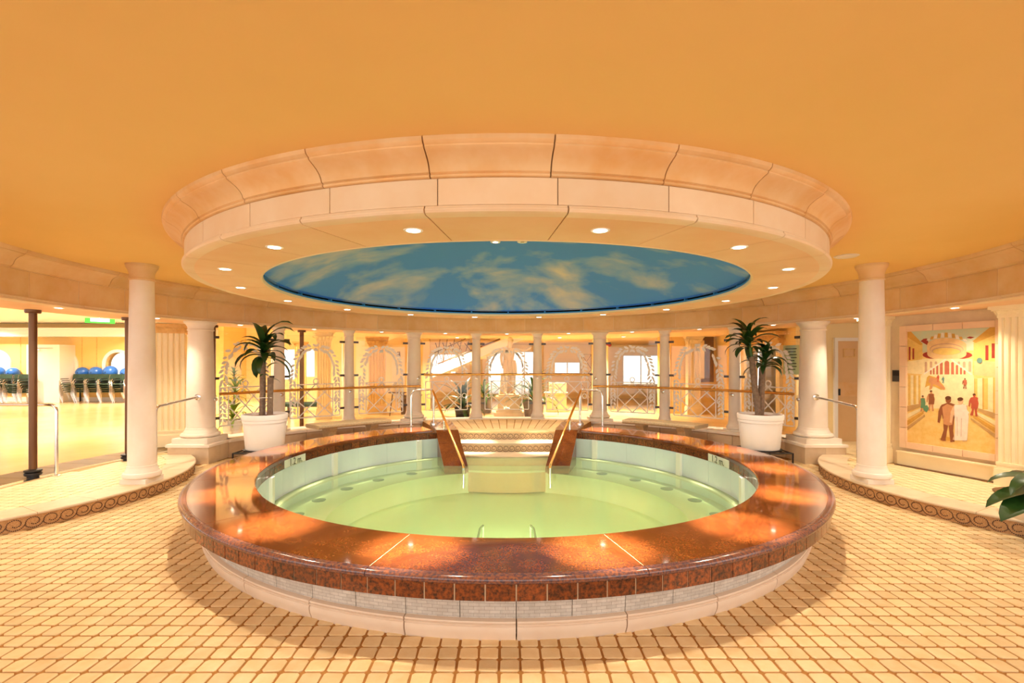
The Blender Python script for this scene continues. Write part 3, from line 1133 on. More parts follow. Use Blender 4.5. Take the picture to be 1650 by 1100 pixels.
# inner band
N = 110
rest = MB()
for k in range(N):
    a = 360 / N * k
    c = ((a + 180 / N + 180) % 360) - 180
    if abs(c) < 25:
        continue
    pr = [(POOL_IN + .03, .297), (POOL_IN + .03, COPE - .051), (POOL_IN + .004, COPE - .051), (POOL_IN + .004, .297)]
    if abs(c) < 112:
        MB().ring(pr, a + .09, a + 360 / N - .09, 2).build('band_tile', M['granite_tile'], pool)
    else:
        rest.ring(pr, a + .09, a + 360 / N - .09, 2)
rest.build('inner_tiles_front', M['granite_tile'], pool, kind='stuff')
# pale etched panels and the base moulding
N = 60
for k in range(N):
    a = 180 - 1.0 - 6 * k
    ph = abs(((a + 180) % 360) - 180 - 180) % 360
    cc = abs((((a - 180) + 180) % 360) - 180)
    if cc > 152:
        continue
    MB().ring([(3.05, .11), (3.140, .11), (3.155, .298), (3.05, .298)], a - 5.96, a - .04, 3).build('etched_panel', M['panel'], pool)
M['basestone'] = mat('base_stone', (.78, .62, .48), .5, var=(.74, .56, .41), scale=3, island=.05)
bp = [(2.98, -.008), (3.150, -.008), (3.156, .012), (3.168, .040), (3.172, .066), (3.170, .080), (3.162, .086), (3.174, .090), (3.176, .098), (3.167, .102), (3.174, .107), (3.172, .115), (3.150, .120), (2.98, .120)]
for k in range(30):
    a = 180 - 1.0 - 12 * k
    cc = abs((((a - 6 - 180) + 180) % 360) - 180)
    if cc > 158:
        continue
    MB().ring(bp, a - 11.93, a - .07, 8).build('base_block', M['basestone'], pool, 25)
# inside: wall panels, strips, gutter, bench, floor
WL = -.02
N = 32
for k in range(N):
    a = 360 / N * k
    c = ((a + 180 / N + 180) % 360) - 180
    if abs(c) < 24:
        continue
    MB().ring([(POOL_IN + .004, -.25), (POOL_IN + .06, -.25), (POOL_IN + .06, .2955), (POOL_IN + .004, .2955)], a + .03, a + 360 / N - .03, 4).build('wall_panel', M['poolwall'], pool)
for a in (-66.2, -33, 33, 66.2, 98, -98):
    MB().ring([(POOL_IN - .035, -.25), (POOL_IN + .01, -.25), (POOL_IN + .01, .295), (POOL_IN - .035, .295)], a - .9, a + .9, 2).build('wall_strip', M['poolstrip'], pool)
MB().ring([(POOL_IN - .11, -.05), (POOL_IN + .02, -.05), (POOL_IN + .02, -.024), (POOL_IN - .11, -.024)], 28, 332, 110).build('gutter_lip', M['gutter'], pool, 30)
MB().ring([(2.12, -.55), (POOL_IN + .03, -.55), (POOL_IN + .03, -.20), (2.12, -.20)], 17, 343, 110).build('underwater_bench', M['bench'], pool, 30)
MB().ring([(POOL_IN - .01, -.60), (POOL_IN + .06, -.60), (POOL_IN + .06, -.03), (POOL_IN - .01, -.03)], -28, 28, 20).build('basin_wall', M['bench'], pool, 30)
MB().ring([(0, -.62), (2.75, -.62), (2.75, -.52), (.0, -.52)], 0, 360, 72).build('basin_floor', M['basin'], pool)
mb = MB()
n = 120
v = [(0, 0, WL)] + [pol(POOL_IN + .006, 360 * k / n, WL) for k in range(n)]
mb.add(v, [(0, 1 + (k + 1) % n, 1 + k) for k in range(n)])
wt = mb.build('water', M['water'], pool)
for s in (-1, 1):
    for th in (38, 52, 66, 80, 94):
        x, y, _ = pol(2.50, th * s)
        MB().lathe([(.085, 0), (.09, .006), (.07, .010), (.001, .010)], 20, Matrix.Translation((x, y, -.20)), cap=False).build('jet_grille', M['jet'], pool, 40)
# underwater lamp on the front wall with its two guard bars
lamp = MB()
lamp.box(-.13, .13, -2.118, -2.10, -.42, -.26)
lamp.build('underwater_lamp', emission('underwater_glow', (1, .93, .62), 5.0), pool)
for s in (-1, 1):
    MB().tube([(.25 * s, -.86, -.52), (.25 * s, -.86, -.10), (.27 * s, -1.05, -.07), (.28 * s, -2.12, -.07)], .014, 8).build('guard_bar', M['jet'], pool, 40)
lo = spot('underwater_light', (0, -1.75, -.16), 190, 120, 1.0, (1, .93, .62), .10, (R(72), 0, 0))
lo.parent = pool

# stairs
stair = thing('pool_steps', 'tiled steps with wave mosaic risers leading down into the pool', 'steps', (0, 0, 0))


def arc_slab(y0, sag, x0, x1, yb, z0, z1, n=16):
    """slab whose front edge bows toward -y by sag"""
    pts = []
    for i in range(n + 1):
        q = -1 + 2 * i / n
        x = x0 + (x1 - x0) * i / n
        pts.append((x, y0 - sag * (1 - q * q)))
    pts += [(x1, yb), (x0, yb)]
    return pts


for i, (yf, sag, hw, z) in enumerate(((3.27, .02, 1.06, .31), (2.86, .06, .93, .157), (2.45, .10, .82, .003), (2.05, .12, .72, -.15))):
    hb = hw + .25
    MB().prism(arc_slab(yf, sag, -hw, hw, yf + .6, 0, 0), -.5, z - .03).build('riser', M['mosaic_pale'], stair)
    if True:
        MB().prism(arc_slab(yf - .012, sag, -hw, hw, yf + (.42 if i else .36), 0, 0), z - .03, z if i else z - .001).build('tread', M['tile'] if i == 0 else (M['lime'] if i < 3 else M['bench']), stair)
    if i < 2:
        dm = MB()

        def place(s, tt, yf=yf, sag=sag, hw=hw, z=z):
            x = -hw + s
            q = x / hw
            y = yf - sag * (1 - q * q)
            sl = 2 * sag * q / hw
            T = Vector((1, sl, 0)).normalized()
            return Vector((x, y, z - .155 + tt)), T, Vector((0, 0, 1)), Vector((T.y, -T.x, 0))
        wave_dots(dm, place, 2 * hw - .1, .107, .122, .0042, .009)
        dm.build('wave_tesserae', M['tess'], stair, kind='stuff')
# deck behind, with long radial tiles
deck = thing('entry_deck', 'tiled landing between the pool steps and the middle columns', 'deck', (0, 0, 0))
MB().ring([(3.57, -.05), (5.205, -.05), (5.205, ZK - .006), (3.57, ZK - .006)], -21, 21, 30).build('deck_core', M['grout'], deck)
rads = [(3.59, 3.78), (3.788, 4.16), (4.168, 4.54), (4.548, 4.92), (4.928, 5.19)]
for r0, r1 in rads:
    nn = 20
    for k in range(nn):
        a = -21 + 42 * k / nn
        g = .11
        MB().ring([(r0, ZK - .03), (r1, ZK - .03), (r1, ZK), (r0, ZK)], a + g, a + 42 / nn - g, 1).build('tile', M['tile'], deck)
# granite cheeks
for s, side in ((-1, 'left'), (1, 'right')):
    t = thing('granite_cheek', 'sloping red granite cheek wall on the %s of the pool steps' % side, 'cheek wall', (0, 0, 0))

    def slab(path, th, o):
        """path of (centre x, y, z, half width)"""
        v = []
        for (x, y, z, hw) in path:
            v += [(x - hw, y, z), (x + hw, y, z), (x + hw, y, z - th), (x - hw, y, z - th)]
        f = []
        for i in range(len(path) - 1):
            for k in range(4):
                l = (k + 1) % 4
                f.append((4 * i + k, 4 * i + l, 4 * i + 4 + l, 4 * i + 4 + k))
        f.append((3, 2, 1, 0))
        e_ = 4 * (len(path) - 1)
        f.append((e_, e_ + 1, e_ + 2, e_ + 3))
        o.add(v, f)
        return o
    top = slab([(1.03 * s, 2.46, COPE + .002, .19), (1.25 * s, 3.40, COPE + .002, .22), (1.28 * s, 3.62, COPE + .002, .20)], .05, MB())
    top.build('top_slab', M['granite'], t)
    slab([(1.025 * s, 2.455, COPE - .002, .19), (.945 * s, 2.17, .262, .19)], .05, MB()).build('upper_slope', M['granite'], t)
    slab([(.943 * s, 2.163, .257, .19), (.795 * s, 1.70, -.035, .19), (.79 * s, 1.68, -.06, .19)], .05, MB()).build('lower_slope', M['granite'], t)
    body = MB()
    hw = .17
    v = []
    for (x, y, z) in ((1.26, 3.5, COPE - .05), (1.03, 2.48, COPE - .06), (.81, 1.76, -.06)):
        x *= s
        v += [(x - hw, y, z), (x + hw, y, z), (x + hw, y, -.15), (x - hw, y, -.15)]
    f = []
    for i in range(2):
        for k in range(4):
            l = (k + 1) % 4
            f.append((4 * i + k, 4 * i + l, 4 * i + 4 + l, 4 * i + 4 + k))
    f += [(3, 2, 1, 0), (8, 9, 10, 11)]
    body.add(v, f)
    body.build('body', M['granite_tile'], t)
    # hand rail
    t = thing('pool_handrail', 'bent steel pool handrail, slope tinted gold for its reflection, on the %s granite cheek' % side, 'handrail', (0, 0, 0))
    P1, P2, PE = Vector((1.735 * s, 2.92, 0)), Vector((1.38 * s, 3.22, 0)), Vector((.655 * s, 1.45, 0))
    zt = 1.10

    def bend(a, b_, c, r, n=6):
        d1, d2 = (a - b_).normalized(), (c - b_).normalized()
        p0, p1 = b_ + d1 * r, b_ + d2 * r
        return [p0 * (1 - q) ** 2 + b_ * 2 * q * (1 - q) + p1 * q * q for q in [i / n for i in range(n + 1)]]
    a = P1 + Vector((0, 0, COPE))
    b_ = P1 + Vector((0, 0, zt))
    c = P2 + Vector((.02 * s, .0, zt))
    d = PE + Vector((0, 0, .04))
    pts = [a] + bend(a, b_, c, .13) + bend(b_, c, d, .06)
    MB().tube(pts, .021, 12).build('arch_tube', M['steel'], t, 50)
    e_ = d + Vector((0, -.05, -.32))
    MB().tube([pts[-1], pts[-1].lerp(d, .97)] + bend(pts[-1], d, e_, .04, 4), .021, 12).build('sloping_tube', M['brass'], t, 50)  # steel too; the brass colour paints in the yellow it reflects
    MB().tube([d + Vector((0, -.012, -.03)), e_], .021, 12).build('end_post', M['steel'], t, 50)
    for q, zb, br in ((.03, COPE + .002, .0), (.40, .30, 1)):
        pt = pts[-1].lerp(d, q)
        zs = zb if not br else .33
        po_ = MB().tube([(pt.x, pt.y + .02, zs), (pt.x, pt.y + .02, pt.z)], .019, 10).build('post', M['steel'], t, 50)
        MB().lathe([(.05, -.02), (.052, .0), (.048, .03), (.024, .04)], 16, Matrix.Translation((pt.x, pt.y + .02, zs))).build('flange', M['white'] if br else M['steel'], po_, 50)
    MB().lathe([(.045, 0), (.045, .008), (.024, .016)], 16, Matrix.Translation((P1.x, P1.y, COPE))).build('flange', M['steel'], t, 50)

# depth markers
for s, side in ((-1, 'left'), (1, 'right')):
    t = thing('depth_marker', 'white depth plate with dark numerals on the %s inner pool band' % side, 'sign', (0, 0, 0))
    a0 = 84.0 * s
    MB().ring([(POOL_IN - .004, .302), (POOL_IN + .003, .302), (POOL_IN + .003, .400), (POOL_IN - .004, .400)], a0 - 5.2, a0 + 5.2, 8).build('plate', M['label'], t)
    cu = bpy.data.curves.new('lettering', 'FONT')
    cu.body = '1.2 m.'
    cu.size = .125
    cu.align_x = 'CENTER'
    cu.align_y = 'CENTER'
    cu.extrude = .001
    cu.materials.append(M['ink'])
    tmp = bpy.data.objects.new('lettering_curve', cu)
    C.objects.link(tmp)
    bpy.context.view_layer.update()
    lm = bpy.data.meshes.new_from_object(tmp.evaluated_get(bpy.context.evaluated_depsgraph_get()))
    bpy.data.objects.remove(tmp, do_unlink=True)
    o = link('lettering', lm, t)
    x, y, _ = pol(POOL_IN - .022, a0)
    o.location = (x, y, .351)
    o.rotation_euler = (R(90), 0, -R(a0))

# ------------------------------------------------------------------ glass balustrade bays
BAYN = {-60: 'far left bay behind the potted plant', -45: 'second bay from the left', -30: 'third bay from the left', -15: 'bay just left of the statue', 0: 'centre bay before the statue',
        15: 'bay just right of the statue', 30: 'third bay from the right', 45: 'second bay from the right', 60: 'far right bay with the green notice'}


def crad(th):
    a = abs(th)
    return .21 if a > 60 else (.165 if abs(a - 22.5) < 1 else .112)


def leafpoly(c, ang, L, W):
    pts = []
    for q, w_ in ((0, .0), (.25, .75), (.5, 1), (.75, .7), (1, 0), (.75, -.7), (.5, -1), (.25, -.75)):
        x, y = (q - .5) * L, w_ * W * .5
        pts.append((c[0] + x * math.cos(ang) - y * math.sin(ang), c[1] + x * math.sin(ang) + y * math.cos(ang)))
    return pts


for th in range(-60, 61, 15):
    pa, pb = Vector(pol(RC, th - 7.5)), Vector(pol(RC, th + 7.5))
    ux = (pb - pa).normalized()
    Lb = (pb - pa).length
    ra, rb_ = crad(th - 7.5) + .035, crad(th + 7.5) + .035
    x0, x1 = ra, Lb - rb_
    nrm = Vector((ux.y, -ux.x, 0))      # toward the pool
    if nrm.dot(pa) > 0:
        nrm = -nrm
    t = thing('glass_screen', 'clear glass screen etched with laurel and lattice, ' + BAYN[th], 'glass panel', (pa.x, pa.y, 0), math.atan2(ux.y, ux.x), 'etched glass screens')
    MB().box(x0, x1, -.006, .006, .42, 2.14).build('pane', M['glass'], t)
    RX = Matrix.Rotation(R(90), 4, 'X')
    fr = MB()
    yb, yt = .52, 1.17
    tw = .021
    xa, xb = x0 + .06, x1 - .06
    iw = .15

    def bar(p, q, w_=tw):
        p, q = Vector((*p, 0)), Vector((*q, 0))
        d = (q - p).normalized()
        nn = Vector((-d.y, d.x, 0)) * w_ / 2
        fr.prism([((p + nn).x, (p + nn).y), ((p - nn).x, (p - nn).y), ((q - nn).x, (q - nn).y), ((q + nn).x, (q + nn).y)], .0065, .0095, RX)

    def circ(c, r, w_=tw):
        n = 14
        for i in range(n):
            a0, a1 = 2 * PI * i / n, 2 * PI * (i + 1) / n
            fr.prism([(c[0] + (r - w_ / 2) * math.cos(a0), c[1] + (r - w_ / 2) * math.sin(a0)), (c[0] + (r + w_ / 2) * math.cos(a0), c[1] + (r + w_ / 2) * math.sin(a0)),
                      (c[0] + (r + w_ / 2) * math.cos(a1), c[1] + (r + w_ / 2) * math.sin(a1)), (c[0] + (r - w_ / 2) * math.cos(a1), c[1] + (r - w_ / 2) * math.sin(a1))], .0065, .0095, RX)
    bar((xa, yb), (xb, yb))
    bar((xa, yt), (xb, yt))
    for xx in (xa, xa + iw, xb - iw, xb):
        bar((xx, yb), (xx, yt))
    xm, ym = (xa + xb) / 2, (yb + yt) / 2
    li, ri = xa + iw, xb - iw
    bar((li, yb), (ri, yt))
    bar((li, yt), (ri, yb))
    bar((li, ym), (xm, yt))
    bar((xm, yt), (ri, ym))
    bar((ri, ym), (xm, yb))
    bar((xm, yb), (li, ym))
    circ((xa + iw / 2, ym), .048)
    circ((xb - iw / 2, ym), .048)
    circ((xm, yt + .06), .05)
    fr.build('etched_lattice', M['frost'], t)
    lf = MB()
    rnd = random.Random(th + 100)
    # laurel arch: up both sides, over the top
    wx = (xb - xa) / 2
    for sd in (-1, 1):
        for i in range(13):
            q = i / 12
            a = PI * .5 * q
            cx_ = xm + sd * (wx - .07) * math.cos(a) ** .62 if q < .99 else xm + sd * .02
            cz = 1.28 + .62 * math.sin(a)
            tang = PI * .5 + sd * a * .95
            for o_, da in ((-.042, .62), (.042, -.62)):
                if rnd.random() < .12:
                    continue
                cxx = cx_ - o_ * math.sin(tang) + rnd.uniform(-.012, .012)
                czz = cz + o_ * math.cos(tang) + rnd.uniform(-.012, .012)
                lf.prism(leafpoly((cxx, czz), tang + da, rnd.uniform(.09, .13), .052), .0065, .009, RX)
    if abs(th) >= 30:
        for sd in (-1, 1):
            for i in range(9):
                z_ = .62 + i * .075
                for o_, da in ((-.035, .62), (.035, -.62)):
                    lf.prism(leafpoly((xm + sd * (wx - .05) + o_, z_ + rnd.uniform(-.01, .01)), PI / 2 + da * -1, rnd.uniform(.08, .11), .045), .0065, .009, RX)
    lf.build('etched_laurel', M['frost'], t, kind='stuff')
    for zc in (.66, 1.335, 2.03):
        for xx, dx in ((x0, -1), (x1, 1)):
            MB().box(min(xx - dx * .05, xx + dx * .055), max(xx - dx * .05, xx + dx * .055), -.018, .018, zc - .022, zc + .022).build('clamp', M['clamp'], t)

# green notice on the right glass bay
pa = Vector(pol(RC - .03, 65.2))
pb = Vector(pol(RC - .03, 62.2))
d = (pb - pa).normalized()
t = thing('green_notice', 'pale green notice sheet on the far right glass screen', 'sign', (pa.x, pa.y, 1.40), math.atan2(-d.y, -d.x))
MB().box(-.28, 0, -.004, .004, 0, .50).build('sheet', M['notice'], t)
mb = MB()
for i, wd in enumerate((.20, .17, .2, .2, .12, .19, .2, .15)):
    mb.box(-.14 - wd / 2, -.14 + wd / 2, -.0065, -.004, .43 - i * .05, .445 - i * .05)
mb.build('print', M['ink'], t)


# brass rails
def rail(name, label, th0, th1, r, z, mt, posts):
    t = thing(name, label, 'handrail', (0, 0, 0))
    n = max(6, int(abs(th1 - th0) / 2))
    MB().tube([pol(r, th0 + (th1 - th0) * i / n, z) for i in range(n + 1)], .024, 10).build('rail', mt, t, 50)
    for a in posts:
        rr = RC - crad(a) * .93
        br_ = MB().tube([pol(rr, a, z - .085), pol(r + .02, a, z - .085), pol(r, a, z - .02)], .009, 8).build('bracket', M['steel'], t, 50)
        p = Vector(pol(rr - .002, a, z - .085))
        MB().lathe([(.032, 0), (.032, .012), (.02, .018)], 14, Matrix.Translation(p) @ Matrix.Rotation(R(180 - a), 4, 'Z') @ Matrix.Rotation(R(-90), 4, 'X')).build('rosette', M['steel'], br_, 50)
    return t


rail('brass_rail', 'low brass rail along the left glass screens', -65.6, -21.4, 5.23, 1.08, M['brass'], (-67.5 + 1.2, -52.5, -37.5, -22.5))
rail('brass_rail', 'low brass rail along the right glass screens', 21.4, 65.6, 5.23, 1.08, M['brass'], (67.5 - 1.2, 52.5, 37.5, 22.5))
rail('brass_rail', 'higher brass rail across the three centre bays', -20.6, 20.6, 5.22, 1.33, M['brass'], (-21.8, -7.5, 7.5, 21.8))

# steel rails on the platforms
for s, side in ((-1, 'left'), (1, 'right')):
    t = thing('platform_handrail', 'steel handrail from the thick %s column down to its platform' % side, 'handrail', (0, 0, 0))
    a, b_, c = Vector((4.96 * s, 1.86, 1.05)), Vector((4.91 * s, .87, .985)), Vector((4.91 * s, .87, ZP))
    MB().tube([a] + bend(a, b_, c, .09) + [c], .021, 12).build('tube', M['steel'], t, 50)
    MB().lathe([(.045, 0), (.045, .008), (.024, .014)], 16, Matrix.Translation(c)).build('flange', M['steel'], t, 50)
    MB().lathe([(.05, 0), (.05, .012), (.025, .02)], 16, Matrix.Translation(a + Vector((0, .03, 0))) @ Matrix.Rotation(R(90), 4, 'X')).build('rosette', M['steel'], t, 50)
t = thing('platform_handrail', 'steel handrail with bent post at the studio edge, far left', 'handrail', (0, 0, 0))
a, b_, c = Vector((-7.6, .42, 1.06)), Vector((-5.80, .33, 1.06)), Vector((-5.80, .33, ZP + .004))
MB().tube([a] + bend(a, b_, c, .09) + [c], .021, 12).build('tube', M['steel'], t, 50)
MB().lathe([(.05, 0), (.05, .008), (.024, .014)], 16, Matrix.Translation(c)).build('flange', M['steel'], t, 50)
MB().tube([(-7.6, .42, 1.06), (-7.6, .42, ZP)], .021, 10).build('post', M['steel'], t, 50)

# bronze posts along the studio edge
for k, (a, lab) in enumerate(((-87.9, 'first bronze post from the left edge'), (-77.0, 'second bronze post, just left of the tall column'), (-62.0, 'third bronze post, behind the leftmost glass screen'),
                              (-53.2, 'fourth bronze post, behind the dracaena'), (-45.5, 'fifth bronze post, right of the dracaena'))):
    rr = [6.0, 5.77, 5.95, 5.95, 5.95][k]
    p = pol(rr, a, ZP)
    t = thing('bronze_post', lab, 'post', p, 0, 'bronze posts')
    h = 2.272 - ZP
    MB().tube([(0, 0, .10), (0, 0, h - .04)], .042, 16).build('shaft', M['bronze'], t, 50)
    MB().lathe([(.075, h - .045), (.082, h - .03), (.082, h)], 18).build('cap', M['bronze'], t, 50)
    MB().lathe([(.06, 0), (.06, .03), (.085, .032), (.09, .05), (.085, .065), (.06, .07), (.09, .08), (.09, .10), (.05, .11)], 18).build('foot', M['black'], t, 50)

# ------------------------------------------------------------------ curved stone benches
for s, side in ((-1, 'left'), (1, 'right')):
    t = thing('stone_bench', 'curved speckled stone bench behind the pool on the %s' % side, 'bench', (0, 0, 0))
    a0, a1 = 31 * s, 49.5 * s
    MB().ring([(4.50, .385), (4.95, .385), (4.975, .41), (4.975, .44), (4.96, .455), (4.49, .455), (4.475, .44), (4.475, .41)], a0, a1, 16).build('seat_slab', M['benchstone'], t, 30)
    for q in (.22, .78):
        am = a0 + (a1 - a0) * q
        c = pol(4.72, am)
        Mx = Matrix.Translation(c) @ Matrix.Rotation(R(-am), 4, 'Z')
        lg = MB()
        prof = [(-.17, 0), (.17, 0), (.18, .06), (.12, .12), (.10, .20), (.13, .30), (.18, .36), (.18, .385), (-.18, .385), (-.18, .36), (-.13, .30), (-.10, .20), (-.12, .12), (-.18, .06)]
        lg.prism(prof, -.075, .075, Mx @ Matrix.Rotation(R(90), 4, 'Z') @ Matrix.Rotation(R(90), 4, 'X'))
        lg.build('leg', M['benchstone'], t)


# ------------------------------------------------------------------ plants
def strap_leaf(mb, base, az, L, W, rise, droop, n=7, fold=.25, twist=0.):
    """arched strap leaf, two strips folded on the midrib"""
    d = Vector((math.cos(az), math.sin(az), 0))
    sd = Vector((-math.sin(az), math.cos(az), 0))
    p = Vector(base)
    v = []
    ang = rise
    for i in range(n + 1):
        q = i / n
        w_ = W * (math.sin(PI * min(1, .12 + q * .88)) ** .75) * (1 if q < 1 else 0) + .002
        up = Vector((-math.sin(ang) * d.x, -math.sin(ang) * d.y, math.cos(ang)))
        s2 = sd * math.cos(twist * q) + up * math.sin(twist * q)
        v += [p + s2 * w_ / 2 + up * (w_ * fold * .5), p - up * .0, p - s2 * w_ / 2 + up * (w_ * fold * .5)]
        p = p + (d * math.cos(ang) + Vector((0, 0, math.sin(ang)))) * (L / n)
        ang -= droop / n * (0.5 + 1.0 * q)
    f = []
    for i in range(n):
        for k in (0, 1):
            f.append((3 * i + k, 3 * i + k + 1, 3 * i + 4 + k, 3 * i + 3 + k))
    mb.add(v, f)


def crown(parent, c, n, Lr, W, seed, mt, spread=(.1, 1.35)):
    rnd = random.Random(seed)
    for i in range(n):
        mb = MB()
        az = i * 2.399 + rnd.uniform(-.3, .3)
        q = i / max(1, n - 1)
        rise = spread[1] - (spread[1] - spread[0]) * q + rnd.uniform(-.15, .15)
        strap_leaf(mb, Vector(c) + Vector((0, 0, -.20 * q)), az, rnd.uniform(*Lr), W * rnd.uniform(.75, 1.2), rise, rnd.uniform(1.3, 2.7), fold=.3, twist=rnd.uniform(-.5, .5))
        mb.build('leaf', mt, parent, 60)


def dracaena(name, label, loc, canes, seed):
    x, y = loc
    t = thing('potted_dracaena', label, 'potted plant', (x, y, 0))
    zb = .20
    MB().lathe([(.285, zb), (.292, zb + .02), (.325, zb + .42), (.325, zb + .425), (.338, zb + .43), (.340, zb + .47), (.332, zb + .475), (.345, zb + .48), (.352, zb + .54), (.345, zb + .562), (.325, zb + .562), (.315, zb + .50)], 40, cap=False).build('pot', M['pot'], t, 35)
    MB().lathe([(.325, zb + .515), (.20, zb + .53), (.001, zb + .535)], 24, cap=False).build('bark_mulch', M['soil'], t)
    MB().lathe([(.283, zb), (.001, zb)], 24, cap=False).build('pot_base', M['pot'], t)
    for (pts, r0, r1) in canes:
        n = len(pts)
        k = 10
        P = []
        rads = []
        for i in range(n - 1):
            for j in range(k):
                q = (i * k + j) / ((n - 1) * k)
                P.append(Vector(pts[i]).lerp(Vector(pts[i + 1]), j / k))
                rads.append((r0 + (r1 - r0) * q) * (1 + .05 * ((i * k + j) % 2)))
        P.append(Vector(pts[-1]))
        rads.append(r1)
        MB().tube(P, r0, 10, rads).build('cane', M['trunk'], t, 50)
    st = thing('plant_stand', 'low black iron stand under the %s' % label.split(',')[0], 'plant stand', (x, y, 0))
    MB().lathe([(.31, .175), (.325, .18), (.325, .198), (.001, .1985)], 28, cap=False).build('tray', M['black'], st, 40)
    fr = MB()
    hs = .34
    for q in ((-hs, -hs, hs, -hs), (hs, -hs, hs, hs), (hs, hs, -hs, hs), (-hs, hs, -hs, -hs)):
        fr.tube([(q[0], q[1], .168), (q[2], q[3], .168)], .011, 6)
    fr.tube([(-hs, -hs, .168), (hs, hs, .168)], .009, 6)
    fr.tube([(-hs, hs, .168), (hs, -hs, .168)], .009, 6)
    fr.build('top_frame', M['black'], st)
    for q in ((-hs, -hs), (hs, -hs), (hs, hs), (-hs, hs)):
        MB().tube([(q[0], q[1], 0), (q[0], q[1], .175)], .013, 6).build('leg', M['black'], st)
    return t


t = dracaena('l', 'left tall dracaena in a white pot, one leafy crown and a cut cane', (-3.98, 2.09),
             [([(-.05, 0, .70), (-.035, 0, 1.2), (-.03, 0, 1.72)], .046, .040), ([(.09, -.02, .70), (.10, -.02, 1.36)], .046, .045)], 3)
MB().tube([(-.10, -.03, 1.02), (0, -.055, 1.03), (.14, -.06, 1.03)], .006, 6).build('tie', M['white'], t)
crown(t, (-.02, 0, 1.88), 25, (.40, .78), .125, 5, M['leaf'], (-.15, 1.3))
crown(t, (.05, -.02, 1.52), 4, (.22, .3), .05, 8, M['leaf2'], (.1, .6))
MB().tube([(-.03, 0, 1.70), (-.02, 0, 1.92)], .022, 8).build('crown_core', M['leaf2'], t)
t = dracaena('r', 'right tall dracaena in a white pot, two leafy crowns', (4.17, 2.09),
             [([(-.02, 0, .70), (-.09, 0, 1.2), (-.14, 0, 1.70)], .05, .042), ([(.02, .03, .70), (.05, .03, 1.52)], .05, .048), ([(-.06, -.04, .70), (-.06, -.04, 1.06)], .042, .042)], 4)
crown(t, (-.20, 0, 2.02), 28, (.34, .54), .105, 11, M['leaf'])
crown(t, (.09, .03, 1.72), 24, (.28, .46), .095, 12, M['leaf'])
MB().tube([(-.14, 0, 1.68), (-.20, 0, 2.05)], .024, 8).build('crown_core', M['leaf2'], t)
MB().tube([(.05, .03, 1.50), (.09, .03, 1.76)], .024, 8).build('crown_core', M['leaf2'], t)


def pot_plant(label, loc, z, pr, ph, mt, n, Lr, W, lm, seed, spread=(.3, 1.4), name='potted_plant'):
    t = thing(name, label, 'potted plant', (loc[0], loc[1], z))
    MB().lathe([(pr * .8, 0), (pr * .82, .02), (pr * .97, ph * .9), (pr, ph * .9), (pr, ph), (pr * .92, ph), (pr * .9, ph * .9)], 24, cap=False).build('pot', mt, t, 40)
    MB().lathe([(pr * .92, ph * .9), (.001, ph * .92)], 20, cap=False).build('soil', M['soil'], t)
    crown(t, (0, 0, ph * .9 + .16), n, Lr, W, seed, lm, spread)
    return t


pot_plant('dark leafy plant in a black pot under the stairs', (-1.18, 7.1), ZP, .22, .26, M['black'], 24, (.6, .95), .10, M['leaf'], 21)
pot_plant('leafy plant in a dark pot left of the statue', (-.66, 8.25), ZP, .26, .42, M['planter_grey'], 18, (.6, .9), .07, M['leaf2'], 22)
pot_plant('bright green plant in a grey pot right of the statue', (.72, 7.2), ZP, .30, .44, M['planter_grey'], 30, (.75, 1.15), .07, M['leaf2'], 23)
t = pot_plant('lime green leafy plant behind the leftmost glass screen', (-5.55, 3.95), ZP, .2, .3, M['pot'], 26, (.3, .5), .07, M['leaf3'], 24, (.1, 1.4))
crown(t, (.05, 0, .95), 22, (.3, .45), .06, 25, M['leaf3'])
MB().tube([(0, 0, .3), (.05, 0, .95)], .02, 6).build('stem', M['trunk'], t)
crown(t, (0, .05, 1.25), 16, (.2, .35), .05, 26, M['leaf3'])
MB().tube([(.05, 0, .9), (0, .05, 1.25)], .015, 6).build('stem', M['trunk'], t)

# foreground plant at the right edge
t = thing('broadleaf_plant', 'broad dark leaved plant cut off by the right edge of the picture', 'potted plant', (4.96, -1.66, ZP))
MB().lathe([(.16, 0), (.2, .25), (.21, .3), (.19, .3), (.18, .26)], 24, cap=False).build('pot', M['black'], t, 40)
MB().lathe([(.185, .27), (.001, .275)], 18, cap=False).build('soil', M['soil'], t)
for az, L, W, ri, dr_, mt in ((3.05, .66, .20, .15, 1.0, 'leaf'), (3.32, .72, .26, -.05, .6, 'leaf'), (3.75, .58, .24, -.2, .4, 'leaf2'), (2.7, .55, .18, .6, 1.5, 'leaf'), (3.2, .60, .16, .75, 2.2, 'leaf'), (4.4, .5, .18, .4, 1.4, 'leaf'), (5.4, .5, .18, .5, 1.4, 'leaf2'), (.4, .5, .18, .5, 1.4, 'leaf'), (1.6, .5, .18, .6, 1.4, 'leaf')):
    mb = MB()
    strap_leaf(mb, (0, 0, .29), az, L * 1.08, W * 1.15, ri, dr_, 10, .3)
    mb.build('leaf', M[mt], t, 60)
t = thing('round_base', 'round dark brown low base on the right platform below the pilaster', 'base', (5.76, -.62, ZP))
MB().lathe([(.31, 0), (.32, .006), (.32, .014), (.30, .018), (.001, .018)], 40, cap=False).build('disc', M['oak'], t, 40)
MB().tube([(.12, .1, .01), (.12, .1, .5)], .035, 10).build('stem', M['oak'], t)

# ------------------------------------------------------------------ fluted pilasters with leafy capitals


